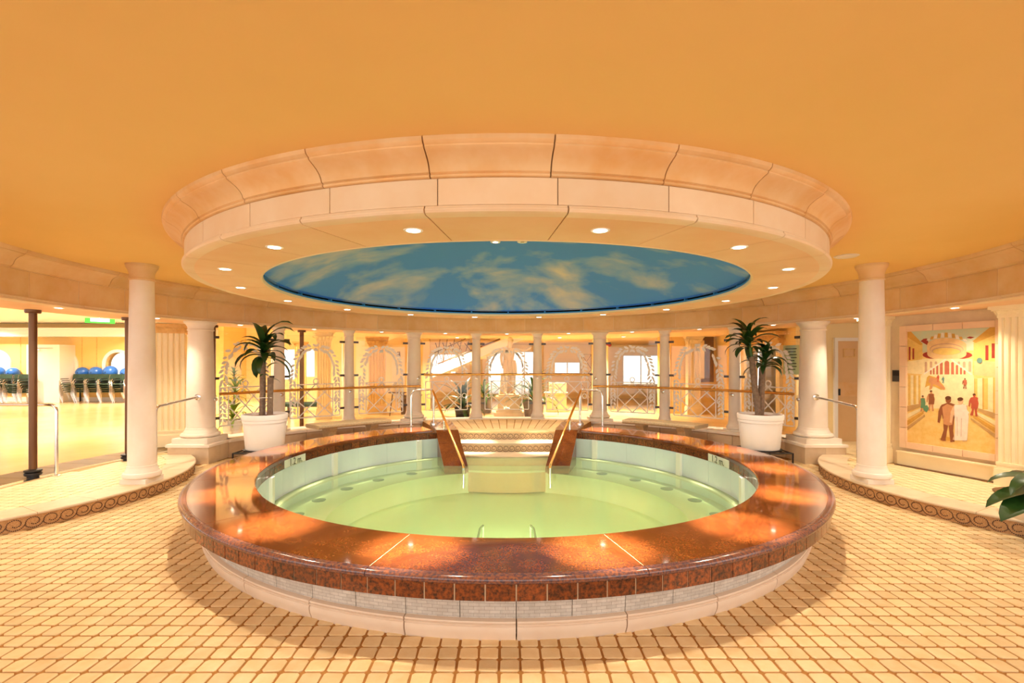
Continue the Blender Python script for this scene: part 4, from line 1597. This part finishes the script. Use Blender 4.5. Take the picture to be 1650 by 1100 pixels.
def pilaster(label, loc, rz, wd, z0, z1, caph, mt, cm, depth=None, n=5):
    t = thing('fluted_pilaster', label, 'pilaster', (loc[0], loc[1], z0), rz)
    h = z1 - z0
    dp = depth or wd
    hw = wd / 2
    bh = .20
    MB().box(-hw * 1.18, hw * 1.18, -dp * .5 - hw * .18, dp * .5, 0, bh).build('pedestal', mt, t)
    b2 = MB()
    for z_, e_ in ((bh, .12), (bh + .03, .07), (bh + .05, .10)):
        b2.box(-hw * (1 + e_), hw * (1 + e_), -dp / 2 - hw * e_, dp / 2, z_, z_ + .028)
    b2.build('base', mt, t)
    s0, s1 = bh + .078, h - caph
    # fluted shaft: outline with grooves on front and sides
    pts = []
    fw = wd / (n * 2 + 1)

    def face(a, b_, nn):
        a, b_ = Vector(a), Vector(b_)
        d = (b_ - a).normalized()
        inn = Vector((-d.y, d.x))
        L = (b_ - a).length
        k = max(1, int(round((L / fw - 1) / 2)))
        w_ = L / (2 * k + 1)
        for i in range(k):
            x0_ = w_ * (2 * i + 1)
            for q in (0, .2, .5, .8, 1):
                dep = math.sin(PI * q) * w_ * .55
                p = a + d * (x0_ + w_ * q) + inn * dep
                pts.append((p.x, p.y))
        pts.append((b_.x, b_.y))
    pts.append((-hw, -dp / 2))
    face((-hw, -dp / 2), (hw, -dp / 2), n)
    face((hw, -dp / 2), (hw, dp / 2), n)
    pts.append((-hw, dp / 2))
    face((-hw, dp / 2), (-hw, -dp / 2), n)
    pts.pop()
    MB().prism(pts, s0, s1).build('shaft', mt, t)
    cp = MB()
    cp.box(-hw * 1.05, hw * 1.05, -dp / 2 - hw * .05, dp / 2, s1, s1 + .03)
    for i in range(4):
        q = i / 3
        e_ = .02 + .25 * q * q
        zz = s1 + .03 + (caph - .07) * i / 4
        cp.box(-hw * (1 + e_), hw * (1 + e_), -dp / 2 - hw * e_, dp / 2, zz, zz + (caph - .07) / 4)
    cp.box(-hw * 1.4, hw * 1.4, -dp / 2 - hw * .4, dp / 2, h - .04, h)
    cp.build('capital', cm, t)
    lv = MB()
    for row in range(2):
        for i in range(5):
            x_ = -hw * (1 + .15 * row) + hw * 2 * (1 + .15 * row) * (i + .5 * 0) / 4
            for fx in (0, 1, 2):
                if fx == 0:
                    bx, by, az = x_, -dp / 2 - hw * .05, -PI / 2
                elif fx == 1:
                    bx, by, az = hw * 1.03, x_ * dp / wd, 0
                else:
                    bx, by, az = -hw * 1.03, x_ * dp / wd, PI
                strap_leaf(lv, (bx, by, s1 + .03 + row * caph * .36), az, caph * .62, hw * .42, 1.45, 2.4, 5, .2)
    lv.build('acanthus_leaves', cm, t, kind='stuff')
    return t


pilaster('cream fluted pilaster with leafy capital left of the thick left column', (-5.97, 2.72), R(28), .46, ZP, 2.272, .16, M['pilaster'], M['gilt'])
pilaster('large fluted pillar with leafy capital behind the left bench', (-4.74, 6.75), R(20), .34, ZP, 2.42, .30, M['pilaster'], M['pilaster'])
pilaster('smaller yellow fluted pillar behind the left bench', (-6.0, 8.3), R(20), .31, ZP, 2.20, .14, M['ywall'], M['gilt'])
pilaster('wide yellow pillar with gilded capital near the easel', (-3.72, 8.1), R(15), .46, ZP, 2.33, .26, M['ywall'], M['gilt'])
pilaster('yellow fluted pilaster right of the right bench', (5.25, 7.85), 0, .36, ZP, 2.33, .2, M['pilaster'], M['pilaster'], .2)
ang = math.atan2(u.y, u.x)
p = MW @ Vector((-.295, -.055, 0))
pilaster('fluted pilaster between the tan door and the mural', (p.x, p.y), ang, .30, ZP, 2.272, .14, M['pilaster'], M['pilaster'], .14, 5)
p = MW @ Vector((1.36, -.085, 0))
pilaster('fluted pilaster at the right edge beside the mural', (p.x, p.y), ang, .34, ZP, 2.272, .14, M['pilaster'], M['pilaster'], .2, 5)

# ------------------------------------------------------------------ mural
mu = thing('mural', 'painted mural of a classical street in a stone frame', 'mural', (0, 0, 0))
MZ0, MZ1, MLEN = .40, 2.123, 1.17
FW = .085


def mw(x, y, z):
    return MW @ Vector((x, y, z))


def frame_block(x0, x1, z0, z1):
    MB().box(x0, x1, -.035, .02, z0, z1, MW).build('frame_block', M['frame'], mu)


g = .003
nv = 6
for i in range(nv):
    z0, z1 = MZ0 + (MZ1 - MZ0) * i / nv, MZ0 + (MZ1 - MZ0) * (i + 1) / nv
    frame_block(0, FW, z0 + g, z1 - g)
    frame_block(MLEN - FW, MLEN, z0 + g, z1 - g)
nh = 3
for i in range(nh):
    x0, x1 = FW + (MLEN - 2 * FW) * i / nh, FW + (MLEN - 2 * FW) * (i + 1) / nh
    frame_block(x0 + g, x1 - g, MZ0 + g, MZ0 + FW)
    frame_block(x0 + g, x1 - g, MZ1 - FW, MZ1 - g)
PX0, PX1, PZ0, PZ1 = FW, MLEN - FW, MZ0 + FW, MZ1 - FW
PM = {}


def paint(nm, col, var=None):
    PM[nm] = mat('paint_' + nm, col, .6, var=var or tuple(c * .85 for c in col), scale=14, spec=.2)


for nm, col, var in (('ground', (.82, .58, .22), (.76, .48, .13)), ('pale', (.86, .70, .38), None), ('sky', (.50, .58, .42), (.56, .55, .36)), ('ochre', (.66, .36, .07), None), ('gold', (.80, .52, .14), None),
                     ('wine', (.36, .05, .03), None), ('brick', (.52, .15, .08), None), ('rose', (.60, .36, .22), None), ('peach', (.80, .52, .24), None), ('brown', (.30, .10, .04), None), ('skin', (.62, .28, .12), None),
                     ('white', (.82, .72, .60), None), ('green', (.14, .28, .14), None), ('teal', (.14, .26, .22), None), ('red', (.50, .10, .05), None), ('hair', (.14, .05, .02), None), ('fair', (.74, .46, .26), None), ('step', (.56, .34, .13), None)):
    paint(nm, col, var)
_layer = [0]


def UV(cx, cy):
    """artwork sheet coordinates -> u,v on the picture (sheet: 1225 wide, y up both halves)"""
    uu = (cx - 98) / 1222.0
    top = 172 - 85 * uu
    bot = 1765 + 212 * uu
    return uu, 1 - (cy - top) / (bot - top)


def art(name, mt, pts):
    """one flat painted shape laid on the picture"""
    _layer[0] += 1
    dy = -.0008 - .00005 * _layer[0]
    q = []
    for cx, cy in pts:
        a, b_ = UV(cx, cy)
        a = min(1, max(0, a))
        b_ = min(1, max(0, b_))
        q.append((PX0 + (PX1 - PX0) * a, PZ0 + (PZ1 - PZ0) * b_))
    n = len(q)
    v = [mw(x, dy, z) for x, z in q] + [mw(x, .0, z) for x, z in q]
    f = [tuple(range(n)), tuple(range(2 * n - 1, n - 1, -1))]
    for i in range(n):
        j = (i + 1) % n
        f.append((i, n + i, n + j, j))
    m_ = MB()
    m_.add(v, f)
    return m_.build(name, PM[mt], mu)


def ell(cx, cy, rx, ry, a0=0, a1=360, n=24):
    return [(cx + rx * math.cos(R(a0 + (a1 - a0) * i / n)), cy + ry * math.sin(R(a0 + (a1 - a0) * i / n))) for i in range(n + (0 if a1 - a0 >= 360 else 1))]


MB().box(PX0, PX1, 0.0, .02, PZ0, PZ1, MW).build('canvas', PM['ground'], mu)
art('painted_sky', 'sky', [(98, 172), (1318, 85), (1318, 420), (98, 480)])
art('painted_square', 'pale', [(300, 800), (1035, 800), (1060, 1180), (900, 1290), (420, 1290), (260, 1180)])
# flanking buildings
art('painted_building', 'gold', [(98, 172), (155, 168), (330, 345), (330, 790), (98, 760)])
art('painted_building', 'gold', [(1318, 85), (1235, 92), (1035, 320), (1035, 800), (1318, 830)])
art('painted_eave', 'ochre', [(98, 172), (155, 168), (335, 345), (300, 365), (98, 250)])
art('painted_eave', 'ochre', [(1318, 85), (1235, 92), (1020, 300), (1060, 325), (1318, 190)])
for x, y, ww, hh in ((118, 390, 28, 190), (176, 410, 28, 160), (1182, 360, 38, 220), (1258, 330, 38, 220)):
    art('painted_window', 'wine', [(x, y), (x + ww, y), (x + ww, y + hh), (x, y + hh)])
art('painted_balcony', 'pale', [(98, 600), (325, 570), (325, 790), (98, 770)])
art('painted_balcony', 'peach', [(1040, 590), (1318, 600), (1318, 830), (1040, 800)])
# amphitheatre and awning
art('painted_roof', 'wine', [(300, 305), (345, 270), (395, 262), (440, 380), (380, 350)])
art('painted_roof', 'wine', [(940, 250), (985, 228), (1050, 238), (1000, 262)])
art('painted_terrace', 'wine', ell(675, 505, 345, 75))
art('painted_arena', 'peach', ell(672, 355, 275, 105) if False else [(397, 380)] + ell(672, 360, 272, 108, 180, 360, 20) + [(944, 500)] + ell(672, 490, 272, 90, 0, 180, 20))
art('painted_arena_tier', 'rose', ell(672, 420, 235, 90))
art('painted_arena_tier', 'peach', ell(672, 428, 225, 82))
art('painted_arena_tier', 'rose', ell(672, 445, 205, 62))
art('painted_arena_tier', 'gold', ell(672, 452, 190, 52))
for i in range(11):
    a = -1 + 2 * i / 10.0
    x = 672 + 262 * a
    yb_ = 285 - 40 * (1 - a * a)
    yt_ = 265 - 90 * (1 - a * a)
    w0 = 22
    art('painted_awning_stripe', 'white' if i % 2 == 0 else 'ochre', [(x - w0, yb_ + 8 * abs(a)), (x + w0, yb_ + 8 * abs(a)), (x + w0 * .9 + 26 * (-a) * .9, yt_), (x - w0 * .9 + 26 * (-a) * .9, yt_)])
# arcade with the gabled stair
art('painted_arcade', 'pale', [(325, 560), (1020, 560), (1025, 800), (325, 800)])


def arch_shape(x, yb_, ww, hh):
    return [(x - ww, yb_)] + [(x + ww * math.cos(R(180 + 180 * i / 8)), yb_ - hh + ww + ww * math.sin(R(180 + 180 * i / 8))) for i in range(9)] + [(x + ww, yb_)]


for x, yb_, ww, hh in ((382, 760, 18, 155), (457, 690, 18, 90), (528, 640, 18, 42), (845, 640, 18, 42), (915, 690, 18, 90), (988, 750, 18, 155)):
    art('painted_arch', 'rose', arch_shape(x, yb_, ww, hh))
for x, ww, hh in ((455, 12, 65), (497, 12, 100), (547, 15, 140), (605, 20, 182), (683, 33, 200), (760, 19, 182), (820, 16, 140), (873, 13, 100), (920, 13, 62)):
    art('painted_arch', 'brick', arch_shape(x, 790, ww, hh))
art('painted_gable', 'white', [(345, 780), (660, 560), (672, 572), (362, 790)])
art('painted_gable', 'white', [(1020, 790), (750, 562), (738, 574), (1000, 796)])
# colonnades
art('painted_portico', 'pale', [(98, 800), (300, 805), (300, 1220), (98, 1240)])
art('painted_portico', 'pale', [(1040, 850), (1318, 830), (1318, 1390), (1090, 1300)])
for x0, x1, y0_, y1_ in ((112, 150, 790, 1235), (195, 235, 800, 1225), (270, 300, 805, 1215), (1045, 1085, 850, 1290), (1148, 1215, 845, 1310), (1278, 1318, 835, 1380)):
    art('painted_column', 'gold', [(x0, y0_), (x1, y0_), (x1, y1_), (x0, y1_)])
    art('painted_column_side', 'ochre', [(x0, y0_), (x0 + (x1 - x0) * .25, y0_), (x0 + (x1 - x0) * .25, y1_), (x0, y1_)])
for k, (a, b_) in enumerate(((0, 55), (75, 120), (140, 185), (200, 235))):
    art('painted_step', ('step', 'pale', 'ochre', 'step')[k], [(98, 1245 + a * 1.5), (300 + k * 20, 1215 + a * .8), (300 + k * 22, 1215 + b_ * .8), (98, 1245 + b_ * 1.5)])
    art('painted_step', ('step', 'pale', 'ochre', 'step')[k], [(1318, 1370 + a * 1.6), (1095 - k * 30, 1290 + a * .7), (1090 - k * 30, 1290 + b_ * .7), (1318, 1370 + b_ * 1.6)])


# painted figures
def fig(x, y, s, skin, robe=None, robe2=None, robe_len=.55, nm='painted_figure'):
    """standing figure, feet at (x,y), height s"""
    art(nm, skin, [(x - .10 * s, y), (x - .16 * s, y - .02 * s), (x - .09 * s, y - .24 * s), (x - .10 * s, y - .48 * s), (x - .15 * s, y - .66 * s), (x - .14 * s, y - .80 * s), (x - .03 * s, y - .84 * s),
                   (x + .05 * s, y - .84 * s), (x + .15 * s, y - .80 * s), (x + .14 * s, y - .62 * s), (x + .12 * s, y - .46 * s), (x + .10 * s, y - .22 * s), (x + .13 * s, y + .02 * s), (x + .05 * s, y + .03 * s), (x + .01 * s, y - .40 * s), (x - .03 * s, y - .2 * s), (x - .05 * s, y)])
    art(nm, skin, [(x - .15 * s, y - .78 * s), (x - .20 * s, y - .66 * s), (x - .22 * s, y - .42 * s), (x - .18 * s, y - .40 * s), (x - .13 * s, y - .62 * s)])
    art(nm, skin, ell(x + .005 * s, y - .91 * s, .055 * s, .075 * s, n=14))
    art('painted_hair', 'hair', ell(x, y - .95 * s, .06 * s, .045 * s, n=12))
    if robe:
        L = robe_len * s
        art('painted_robe', robe, [(x - .12 * s, y - .82 * s), (x + .12 * s, y - .82 * s), (x + .17 * s, y - .55 * s), (x + .14 * s, y - .82 * s + L + .1 * s), (x - .12 * s, y - .82 * s + L + .1 * s), (x - .10 * s, y - .6 * s)])


art('painted_group', 'ochre', [(370, 980), (400, 830), (430, 805), (520, 830), (560, 860), (640, 960), (660, 1015), (600, 1015), (520, 970), (480, 960), (450, 1015), (430, 1010), (440, 950), (400, 960)])
art('painted_horse', 'skin', [(440, 830), (540, 845), (600, 930), (660, 990), (640, 1020), (560, 960), (490, 930), (470, 1000), (440, 1010), (455, 930), (420, 900)])
fig(560, 900, 105, 'red')
fig(632, 920, 100, 'teal')
fig(925, 1000, 155, 'brown', 'brick', robe_len=.35)
fig(345, 1360, 10, 'skin')
fig(458, 1710 - 1100 + 710, 300, 'skin', 'brown', robe_len=.42)
fig(335, 1330, 235, 'skin', 'green', robe_len=.5)
art('painted_robe', 'green', [(330, 1250), (400, 1240), (430, 1290), (390, 1345), (350, 1310)])
fig(1045, 1400, 330, 'red', 'red', robe_len=.4)
art('painted_shade', 'ochre', [(570, 1740), (760, 1780), (820, 1740), (640, 1700)])
fig(700, 1770, 665, 'brown', None)
art('painted_torso', 'skin', [(620, 1270), (690, 1225), (770, 1260), (790, 1360), (760, 1440), (640, 1440)])
art('painted_loincloth', 'skin', [(632, 1440), (768, 1440), (760, 1530), (700, 1545), (640, 1520)])
fig(865, 1765, 640, 'fair', 'white', robe_len=.72)
art('painted_robe', 'white', [(785, 1270), (900, 1230), (980, 1360), (930, 1420), (945, 1745), (800, 1720), (790, 1400)])
art('painted_fold', 'rose', [(820, 1420), (826, 1420), (830, 1700), (824, 1700)])
art('painted_fold', 'rose', [(880, 1440), (886, 1440), (880, 1710), (874, 1710)])
art('painted_shield', 'teal', ell(1112, 585, 34, 42, n=14))

t = thing('wall_plate', 'small dark plate on the wall left of the mural', 'sign', tuple(mw(-.068, .018, 1.33)), ang)
MB().box(-.052, .052, -.016, 0, 0, .165).build('plate', M['plate'], t)
MB().box(-.044, .044, -.019, -.016, .085, .155).build('inset', M['black'], t)

# ------------------------------------------------------------------ the hall behind
# statue on its pedestal
t = thing('pedestal', 'cream stone pedestal under the statue', 'pedestal', (.06, 7.6, ZP))
MB().box(-.40, .40, -.40, .40, 0, .10).box(-.35, .35, -.35, .35, .10, .16).build('base', M['statue'], t)
MB().box(-.31, .31, -.31, .31, .16, .47).build('body', M['statue'], t)
bx = MB()
bevel_box(bx, -.37, .37, -.37, .37, .47, .53, .012)
bx.build('cap', M['statue'], t)


zs = ZP + .53
sv_ = [(0, 0, .80), (0, .0, .92), (0, .01, 1.06), (-.01, .01, 1.18), (-.01, 0, 1.30), (.0, -.01, 1.37), (.02, -.03, 1.46), (.02, -.035, 1.53),
       (-.17, .0, 1.27), (-.24, -.02, 1.08), (-.22, -.10, .90), (-.20, -.14, .82),
       (.16, .0, 1.28), (.34, -.06, 1.24), (.54, -.12, 1.32), (.60, -.13, 1.37),
       (-.09, .0, .76), (-.13, -.02, .46), (-.12, .02, .10), (-.14, -.10, .04),
       (.09, .0, .76), (.11, -.05, .46), (.12, .03, .10), (.14, -.09, .04)]
se_ = [(0, 1), (1, 2), (2, 3), (3, 4), (4, 5), (5, 6), (6, 7), (3, 8), (8, 9), (9, 10), (10, 11), (3, 12), (12, 13), (13, 14), (14, 15), (0, 16), (16, 17), (17, 18), (18, 19), (0, 20), (20, 21), (21, 22), (22, 23)]
sr_ = [.12, .115, .13, .135, .065, .055, .085, .08, .06, .048, .036, .035, .06, .046, .034, .032, .09, .062, .038, .035, .09, .062, .038, .035]


def make_skin(name, verts, edges, rad, mt, parent):
    import bmesh
    me = bpy.data.meshes.new(name)
    bm = bmesh.new()
    lay = bm.verts.layers.skin.verify()
    vs = [bm.verts.new(p) for p in verts]
    for a_, c_ in edges:
        bm.edges.new((vs[a_], vs[c_]))
    for i, v_ in enumerate(vs):
        v_[lay].radius = (rad[i], rad[i])
        v_[lay].use_root = (i == 0)
    bm.to_mesh(me)
    bm.free()
    o = bpy.data.objects.new(name, me)
    C.objects.link(o)
    o.modifiers.new('skin', 'SKIN').use_smooth_shade = True
    s_ = o.modifiers.new('sub', 'SUBSURF')
    s_.levels = s_.render_levels = 2
    bpy.context.view_layer.update()
    dg = bpy.context.evaluated_depsgraph_get()
    nm = bpy.data.meshes.new_from_object(o.evaluated_get(dg))
    nm.materials.clear()
    nm.materials.append(mt)
    bpy.data.objects.remove(o, do_unlink=True)
    o = bpy.data.objects.new(name, nm)
    C.objects.link(o)
    o.parent = parent
    return o


t = thing('statue', 'cream statue of a standing figure with one arm stretched out, on a pedestal', 'statue', (.08, 7.6, zs))
make_skin('body', sv_, se_, sr_, M['statue'], t)
MB().sphere((.02, -.03, 1.545), .09, 14, 10, .92, 1.0, .85).build('hair', M['statue'], t, 60)
dm = MB()
for i in range(9):
    a = R(180 + 20 * i)
    dm.tube([(.155 * math.cos(a) * .9, .12 * math.sin(a), .98), (.175 * math.cos(a), .14 * math.sin(a), .85), (.19 * math.cos(a), .15 * math.sin(a), .66 - .1 * math.cos(a))], .035, 6)
dm.build('drapery', M['statue'], t, 60)
MB().tube([(-.22, .10, 0), (-.20, .08, .3), (-.19, .06, .62)], .07, 8, [.09, .07, .06]).build('tree_stump', M['statue'], t, 60)
MB().box(-.30, .26, -.24, .24, 0, .045).build('base', M['statue'], t)
for k in range(5):
    a = R(-18 + k * 12)
    p0 = Vector((.60, -.13, 1.37))
    MB().tube([p0, p0 + Vector((.03 * math.cos(a), -.01, .04 + .01 * math.sin(a))), p0 + Vector((.05 * math.cos(a) + (k - 2) * .008, -.02, .075 - abs(k - 2) * .008))], .008, 6).build('finger', M['statue'], t, 60)

# staircase in the hall
t = thing('staircase', 'cream staircase with dark railing rising behind the left centre bay', 'staircase', (0, 0, 0))
ms = MB()
ms.prism([(-2.25, 1.45), (-.05, 2.33), (.55, 2.33), (-.35, 1.96), (-2.25, 1.15)], 8.9, 9.0, Matrix(((1, 0, 0, 0), (0, 0, 1, 0), (0, 1, 0, 0), (0, 0, 0, 1))))
ms.build('stringer', M['white'], t)
for k in range(9):
    x = -2.1 + k * .24
    z = 1.22 + k * .098
    MB().box(x, x + .26, 9.0, 10.2, z, z + .09).build('step', M['cwall'], t)
MB().tube([(-2.1, 8.93, 1.56), (-.2, 8.93, 2.32)], .022, 8).build('handrail', M['oak'], t)
rl = MB()
rl.tube([(-2.2, 8.93, 1.9), (-1.25, 8.93, 2.32)], .014, 6)
for k in range(6):
    x = -2.15 + k * .22
    rl.tube([(x, 8.93, 1.50 + k * .088), (x + .12, 8.93, 2.30)], .012, 6)
    rl.tube([(x + .2, 8.93, 1.58 + k * .088), (x - .02, 8.93, 2.2)], .012, 6)
rl.build('railing', M['oak'], t)
mb = MB()
mb.box(-3.1, -2.35, 8.95, 9.1, ZP, 2.33)
struct('wall_stair', mb, M['ywall'], label='yellow wall end beside the staircase')
mb = MB()
mb.box(2.62, 3.1, 9.0, 9.15, ZP, 2.33)
struct('wall_column_panel', mb, M['cwall'], label='cream wall panel behind the right handrail')
# trellis screen
t = thing('trellis', 'thin brown diamond trellis against the cream panel right of the statue', 'trellis', (0, 0, 0))
x0, x1, z0, z1, yy = 2.28, 2.58, .50, 1.85, 9.0
MB().tube([(x0, yy, z0), (x1, yy, z0), (x1, yy, z1), (x0, yy, z1), (x0, yy, z0)], .012, 6).build('frame', M['oak'], t)
tl = MB()
for i in range(3):
    a, b_ = z0 + (z1 - z0) * i / 3, z0 + (z1 - z0) * (i + 1) / 3
    tl.tube([(x0, yy, a), (x1, yy, b_)], .008, 6)
    tl.tube([(x1, yy, a), (x0, yy, b_)], .008, 6)
tl.build('lattice', M['oak'], t)
MB().tube([(x0, yy, ZP), (x0, yy, z0)], .012, 6).build('leg', M['oak'], t)
MB().tube([(x1, yy, ZP), (x1, yy, z0)], .012, 6).build('leg', M['oak'], t)
# shelf unit
t = thing('shelf_unit', 'cream stepped shelf unit right of the statue', 'shelf', (1.45, 8.6, ZP))
MB().box(-.30, .30, -.2, .2, 0, .55).build('cabinet', M['cwall'], t)
MB().box(-.18, .30, -.18, .18, .55, .85).build('upper_cabinet', M['cwall'], t)
MB().box(-.34, .34, -.23, .23, .55, .575).build('shelf_board', M['white'], t)
# framed mirror on the yellow wall
t = thing('framed_mirror', 'tall mirror in a patterned brown gold frame on the yellow wall', 'mirror', (0, 0, 0))
MB().box(5.46, 5.80, 7.94, 8.0, 1.15, 2.32).build('glass', M['mirror'], t)
MB().box(5.62, 5.85, 7.90, 7.99, 1.05, 2.33).box(5.46, 5.62, 7.90, 7.99, 2.23, 2.33).box(5.46, 5.62, 7.90, 7.99, 1.05, 1.13).build('frame', M['oak'], t)
# red tag behind the right centre column
t = thing('fire_bell', 'small red alarm bell high up behind the right handrail column', 'alarm', (2.30, 5.02, 2.0))
MB().lathe([(.04, 0), (.045, .01), (.03, .03), (.001, .035)], 14, Matrix.Rotation(R(90), 4, 'X')).build('bell', M['red'], t, 40)
MB().box(-.22, .02, 0, .03, -.015, .015).build('mount', M['red'], t)
# easel
t = thing('easel', 'dark easel holding a cream sign board behind the left bench', 'easel', (-2.95, 7.3, ZP))
for a, b_ in (((-.22, 0, 0), (-.02, .12, 1.75)), ((.22, 0, 0), (.02, .12, 1.75)), ((0, .55, 0), (0, .14, 1.7))):
    MB().tube([a, b_], .014, 6).build('leg', M['oak'], t)
MB().box(-.26, .26, .0, .03, .62, .65).build('tray', M['oak'], t)
MB().box(-.16, .16, .03, .05, .65, 1.6).build('sign_board', M['pilaster'], t)
t = thing('wooden_cabinet', 'low dark wooden cabinet behind the easel', 'cabinet', (-2.72, 8.0, ZP))
MB().box(-.25, .25, -.2, .2, 0, .50).build('body', M['oak'], t)
MB().box(-.28, .28, -.23, .23, .50, .53).build('top', M['oak'], t)
cd = MB().box(-.2, .2, -.21, -.2, .05, .45).build('door', M['oak'], t)
MB().box(.14, .16, -.225, -.21, .22, .30).build('handle', M['brass'], cd)
# bench seats in the studio edge behind glass
t = thing('upholstered_bench', 'low green cushioned bench seen through the glass behind the left bench', 'bench', (-5.35, 7.0, ZP))
bx = MB()
bevel_box(bx, -.6, .6, -.25, .25, .30, .40, .03)
bx.build('cushion', M['chair'], t)
for x in (-.5, .5):
    for y in (-.2, .2):
        MB().box(x - .03, x + .03, y - .03, y + .03, 0, .30).build('leg', M['oak'], t)

# ------------------------------------------------------------------ the studio
t = thing('exit_sign', 'green lit exit sign box under the soffit at the left', 'sign', (-6.62, 2.0, 2.245), R(40))
MB().box(-.19, .19, -.03, .03, 0, .075).build('housing', M['green'], t)
MB().box(-.12, .12, -.034, -.03, .02, .075).build('lit_face', M['exitw'], t)
MB().tube([(0, 0, .075), (0, 0, .82)], .012, 6).build('rod', M['steel'], t)

dr = sempty('door_3', 'white flush door in a white surround on the studio wall')
yd = 11.75
MB().box(-17.35, -17.22, yd, YS, ZP, 2.13).box(-16.40, -16.15, yd, YS, ZP, 2.13).box(-17.35, -16.15, yd, YS, 2.13, 2.25).build('door_frame', M['white'], dr)
leaf = MB().box(-17.21, -16.41, yd + .05, yd + .10, ZP, 2.12).build('door_leaf', M['white'], dr)
MB().box(-17.14, -17.02, yd, yd + .05, 1.03, 1.06).build('door_handle', M['steel'], leaf)
MB().box(-17.2, -16.9, yd + .01, yd + .05, 2.04, 2.08).build('door_closer', M['steel'], leaf)


def make_chair(name):
    t = thing(name, 'x', 'chair')
    bx = MB()
    bevel_box(bx, -.23, .23, -.22, .22, .385, .42, .012)
    bx.build('seat', M['chair'], t)
    bk = MB()
    v = []
    for i in range(7):
        q = -1 + i / 3
        for yy, zz in ((.23 + .03 * (1 - q * q), .50), (.29 + .03 * (1 - q * q), .75)):
            v.append((q * .22, yy, zz))
            v.append((q * .22, yy + .025, zz))
    f = []
    for i in range(6):
        a = 4 * i
        f += [(a, a + 4, a + 6, a + 2), (a + 1, a + 3, a + 7, a + 5), (a + 2, a + 6, a + 7, a + 3), (a, a + 1, a + 5, a + 4)]
    f += [(0, 2, 3, 1), (24, 25, 27, 26)]
    bk.add(v, f)
    bk.build('backrest', M['chair'], t, 40)
    for s in (-1, 1):
        MB().tube([(.25 * s, -.26, 0), (.25 * s, -.24, .53), (.25 * s, -.20, .575), (.25 * s, .10, .585)], .009, 5).build('leg', M['steel'], t, 50)
        MB().tube([(.24 * s, .27, 0), (.24 * s, .22, .40), (.235 * s, .30, .73)], .009, 5).build('leg', M['steel'], t, 50)
        MB().box(.25 * s - .022, .25 * s + .022, -.18, .12, .585, .60).build('armrest', M['black'], t)
    return t


chair0 = make_chair('stacking_chair')
first = True
stk = [('far left, at the picture edge', -18.55), ('second from the left edge', -18.02), ('third from the left edge', -17.50), ('fourth, beside the bronze post', -16.98),
       ('first right of the white door', -15.56), ('second right of the white door', -15.13 + .0), ('third right of the white door', -14.68), ('fourth right of the white door', -14.22), ('fifth right of the white door', -13.78)]
ORD = ['bottom', 'second', 'third', 'fourth', 'top']
for si, (nm, x) in enumerate(stk):
    for k in range(5):
        if first:
            c = chair0
            first = False
        else:
            c = copy_tree(chair0)
        yb_ = 11.55 if si < 4 else 11.75
        if si == 3:
            x = -16.99
            yb_ = 11.2
        c.location = (x, yb_ - k * .035, ZP + k * .07)
        c.rotation_euler = (0, 0, 0)
        c['label'] = 'green stacking chair, %s of the stack %s' % (ORD[k], nm)
        c['category'] = 'chair'
        c['group'] = 'stacked green chairs in the studio'

for i, (xa, xb) in enumerate(((-19.6, -17.45), (-15.9, -13.2))):
    rk = thing('ball_rack', 'low dark rack behind the chairs carrying blue balls, %s of the door' % ('left' if i == 0 else 'right'), 'rack', (0, 0, 0))
    MB().box(xa, xb, 12.06, 12.1, .98, 1.02).box(xa, xb, 12.30, 12.34, .98, 1.02).build('shelf_bars', M['black'], rk)
    for x in (xa, xb):
        for y in (12.08, 12.32):
            MB().box(x - .02, x + .02, y - .02, y + .02, ZP, 1.02).build('leg', M['black'], rk)
for x, r, dz, lab in ((-18.85, .27, 0, 'blue exercise ball at the left picture edge'), (-18.28, .25, -.01, 'blue exercise ball left of the bronze post'),
                      (-15.72, .26, -.02, 'darker blue ball nearest the white door'), (-15.22, .27, .0, 'second blue ball right of the white door'), (-14.68, .29, .02, 'largest blue ball, third right of the white door'),
                      (-14.10, .24, -.03, 'small pale blue ball, fourth right of the white door'), (-13.62, .28, .0, 'blue exercise ball by the second bronze post')):
    t = thing('exercise_ball', lab, 'ball', (x, 12.2, 1.02 + r * .80 * .97), 0, 'blue exercise balls')
    r *= .80
    MB().sphere((0, 0, 0), r, 24, 16).build('shell', M['ball'], t, 60)
    MB().lathe([(.018, 0), (.016, .004), (.001, .005)], 10, Matrix.Translation((0, -r, 0)) @ Matrix.Rotation(R(90), 4, 'X'), cap=False).build('valve', M['black'], t)

# ballet barre
t = thing('ballet_barre', 'short cream wall barre in the studio left of the tall column', 'barre', (0, 0, 0))
MB().tube([(-7.35, 3.6, 1.07), (-6.35, 3.1, 1.07)], .022, 10).build('bar', M['pilaster'], t, 50)
for q in (.08, .92):
    p = Vector((-7.35, 3.6, 0)).lerp(Vector((-6.35, 3.1, 0)), q)
    MB().tube([(p.x, p.y, ZP), (p.x, p.y, 1.05)], .018, 8).build('post', M['steel'], t, 50)
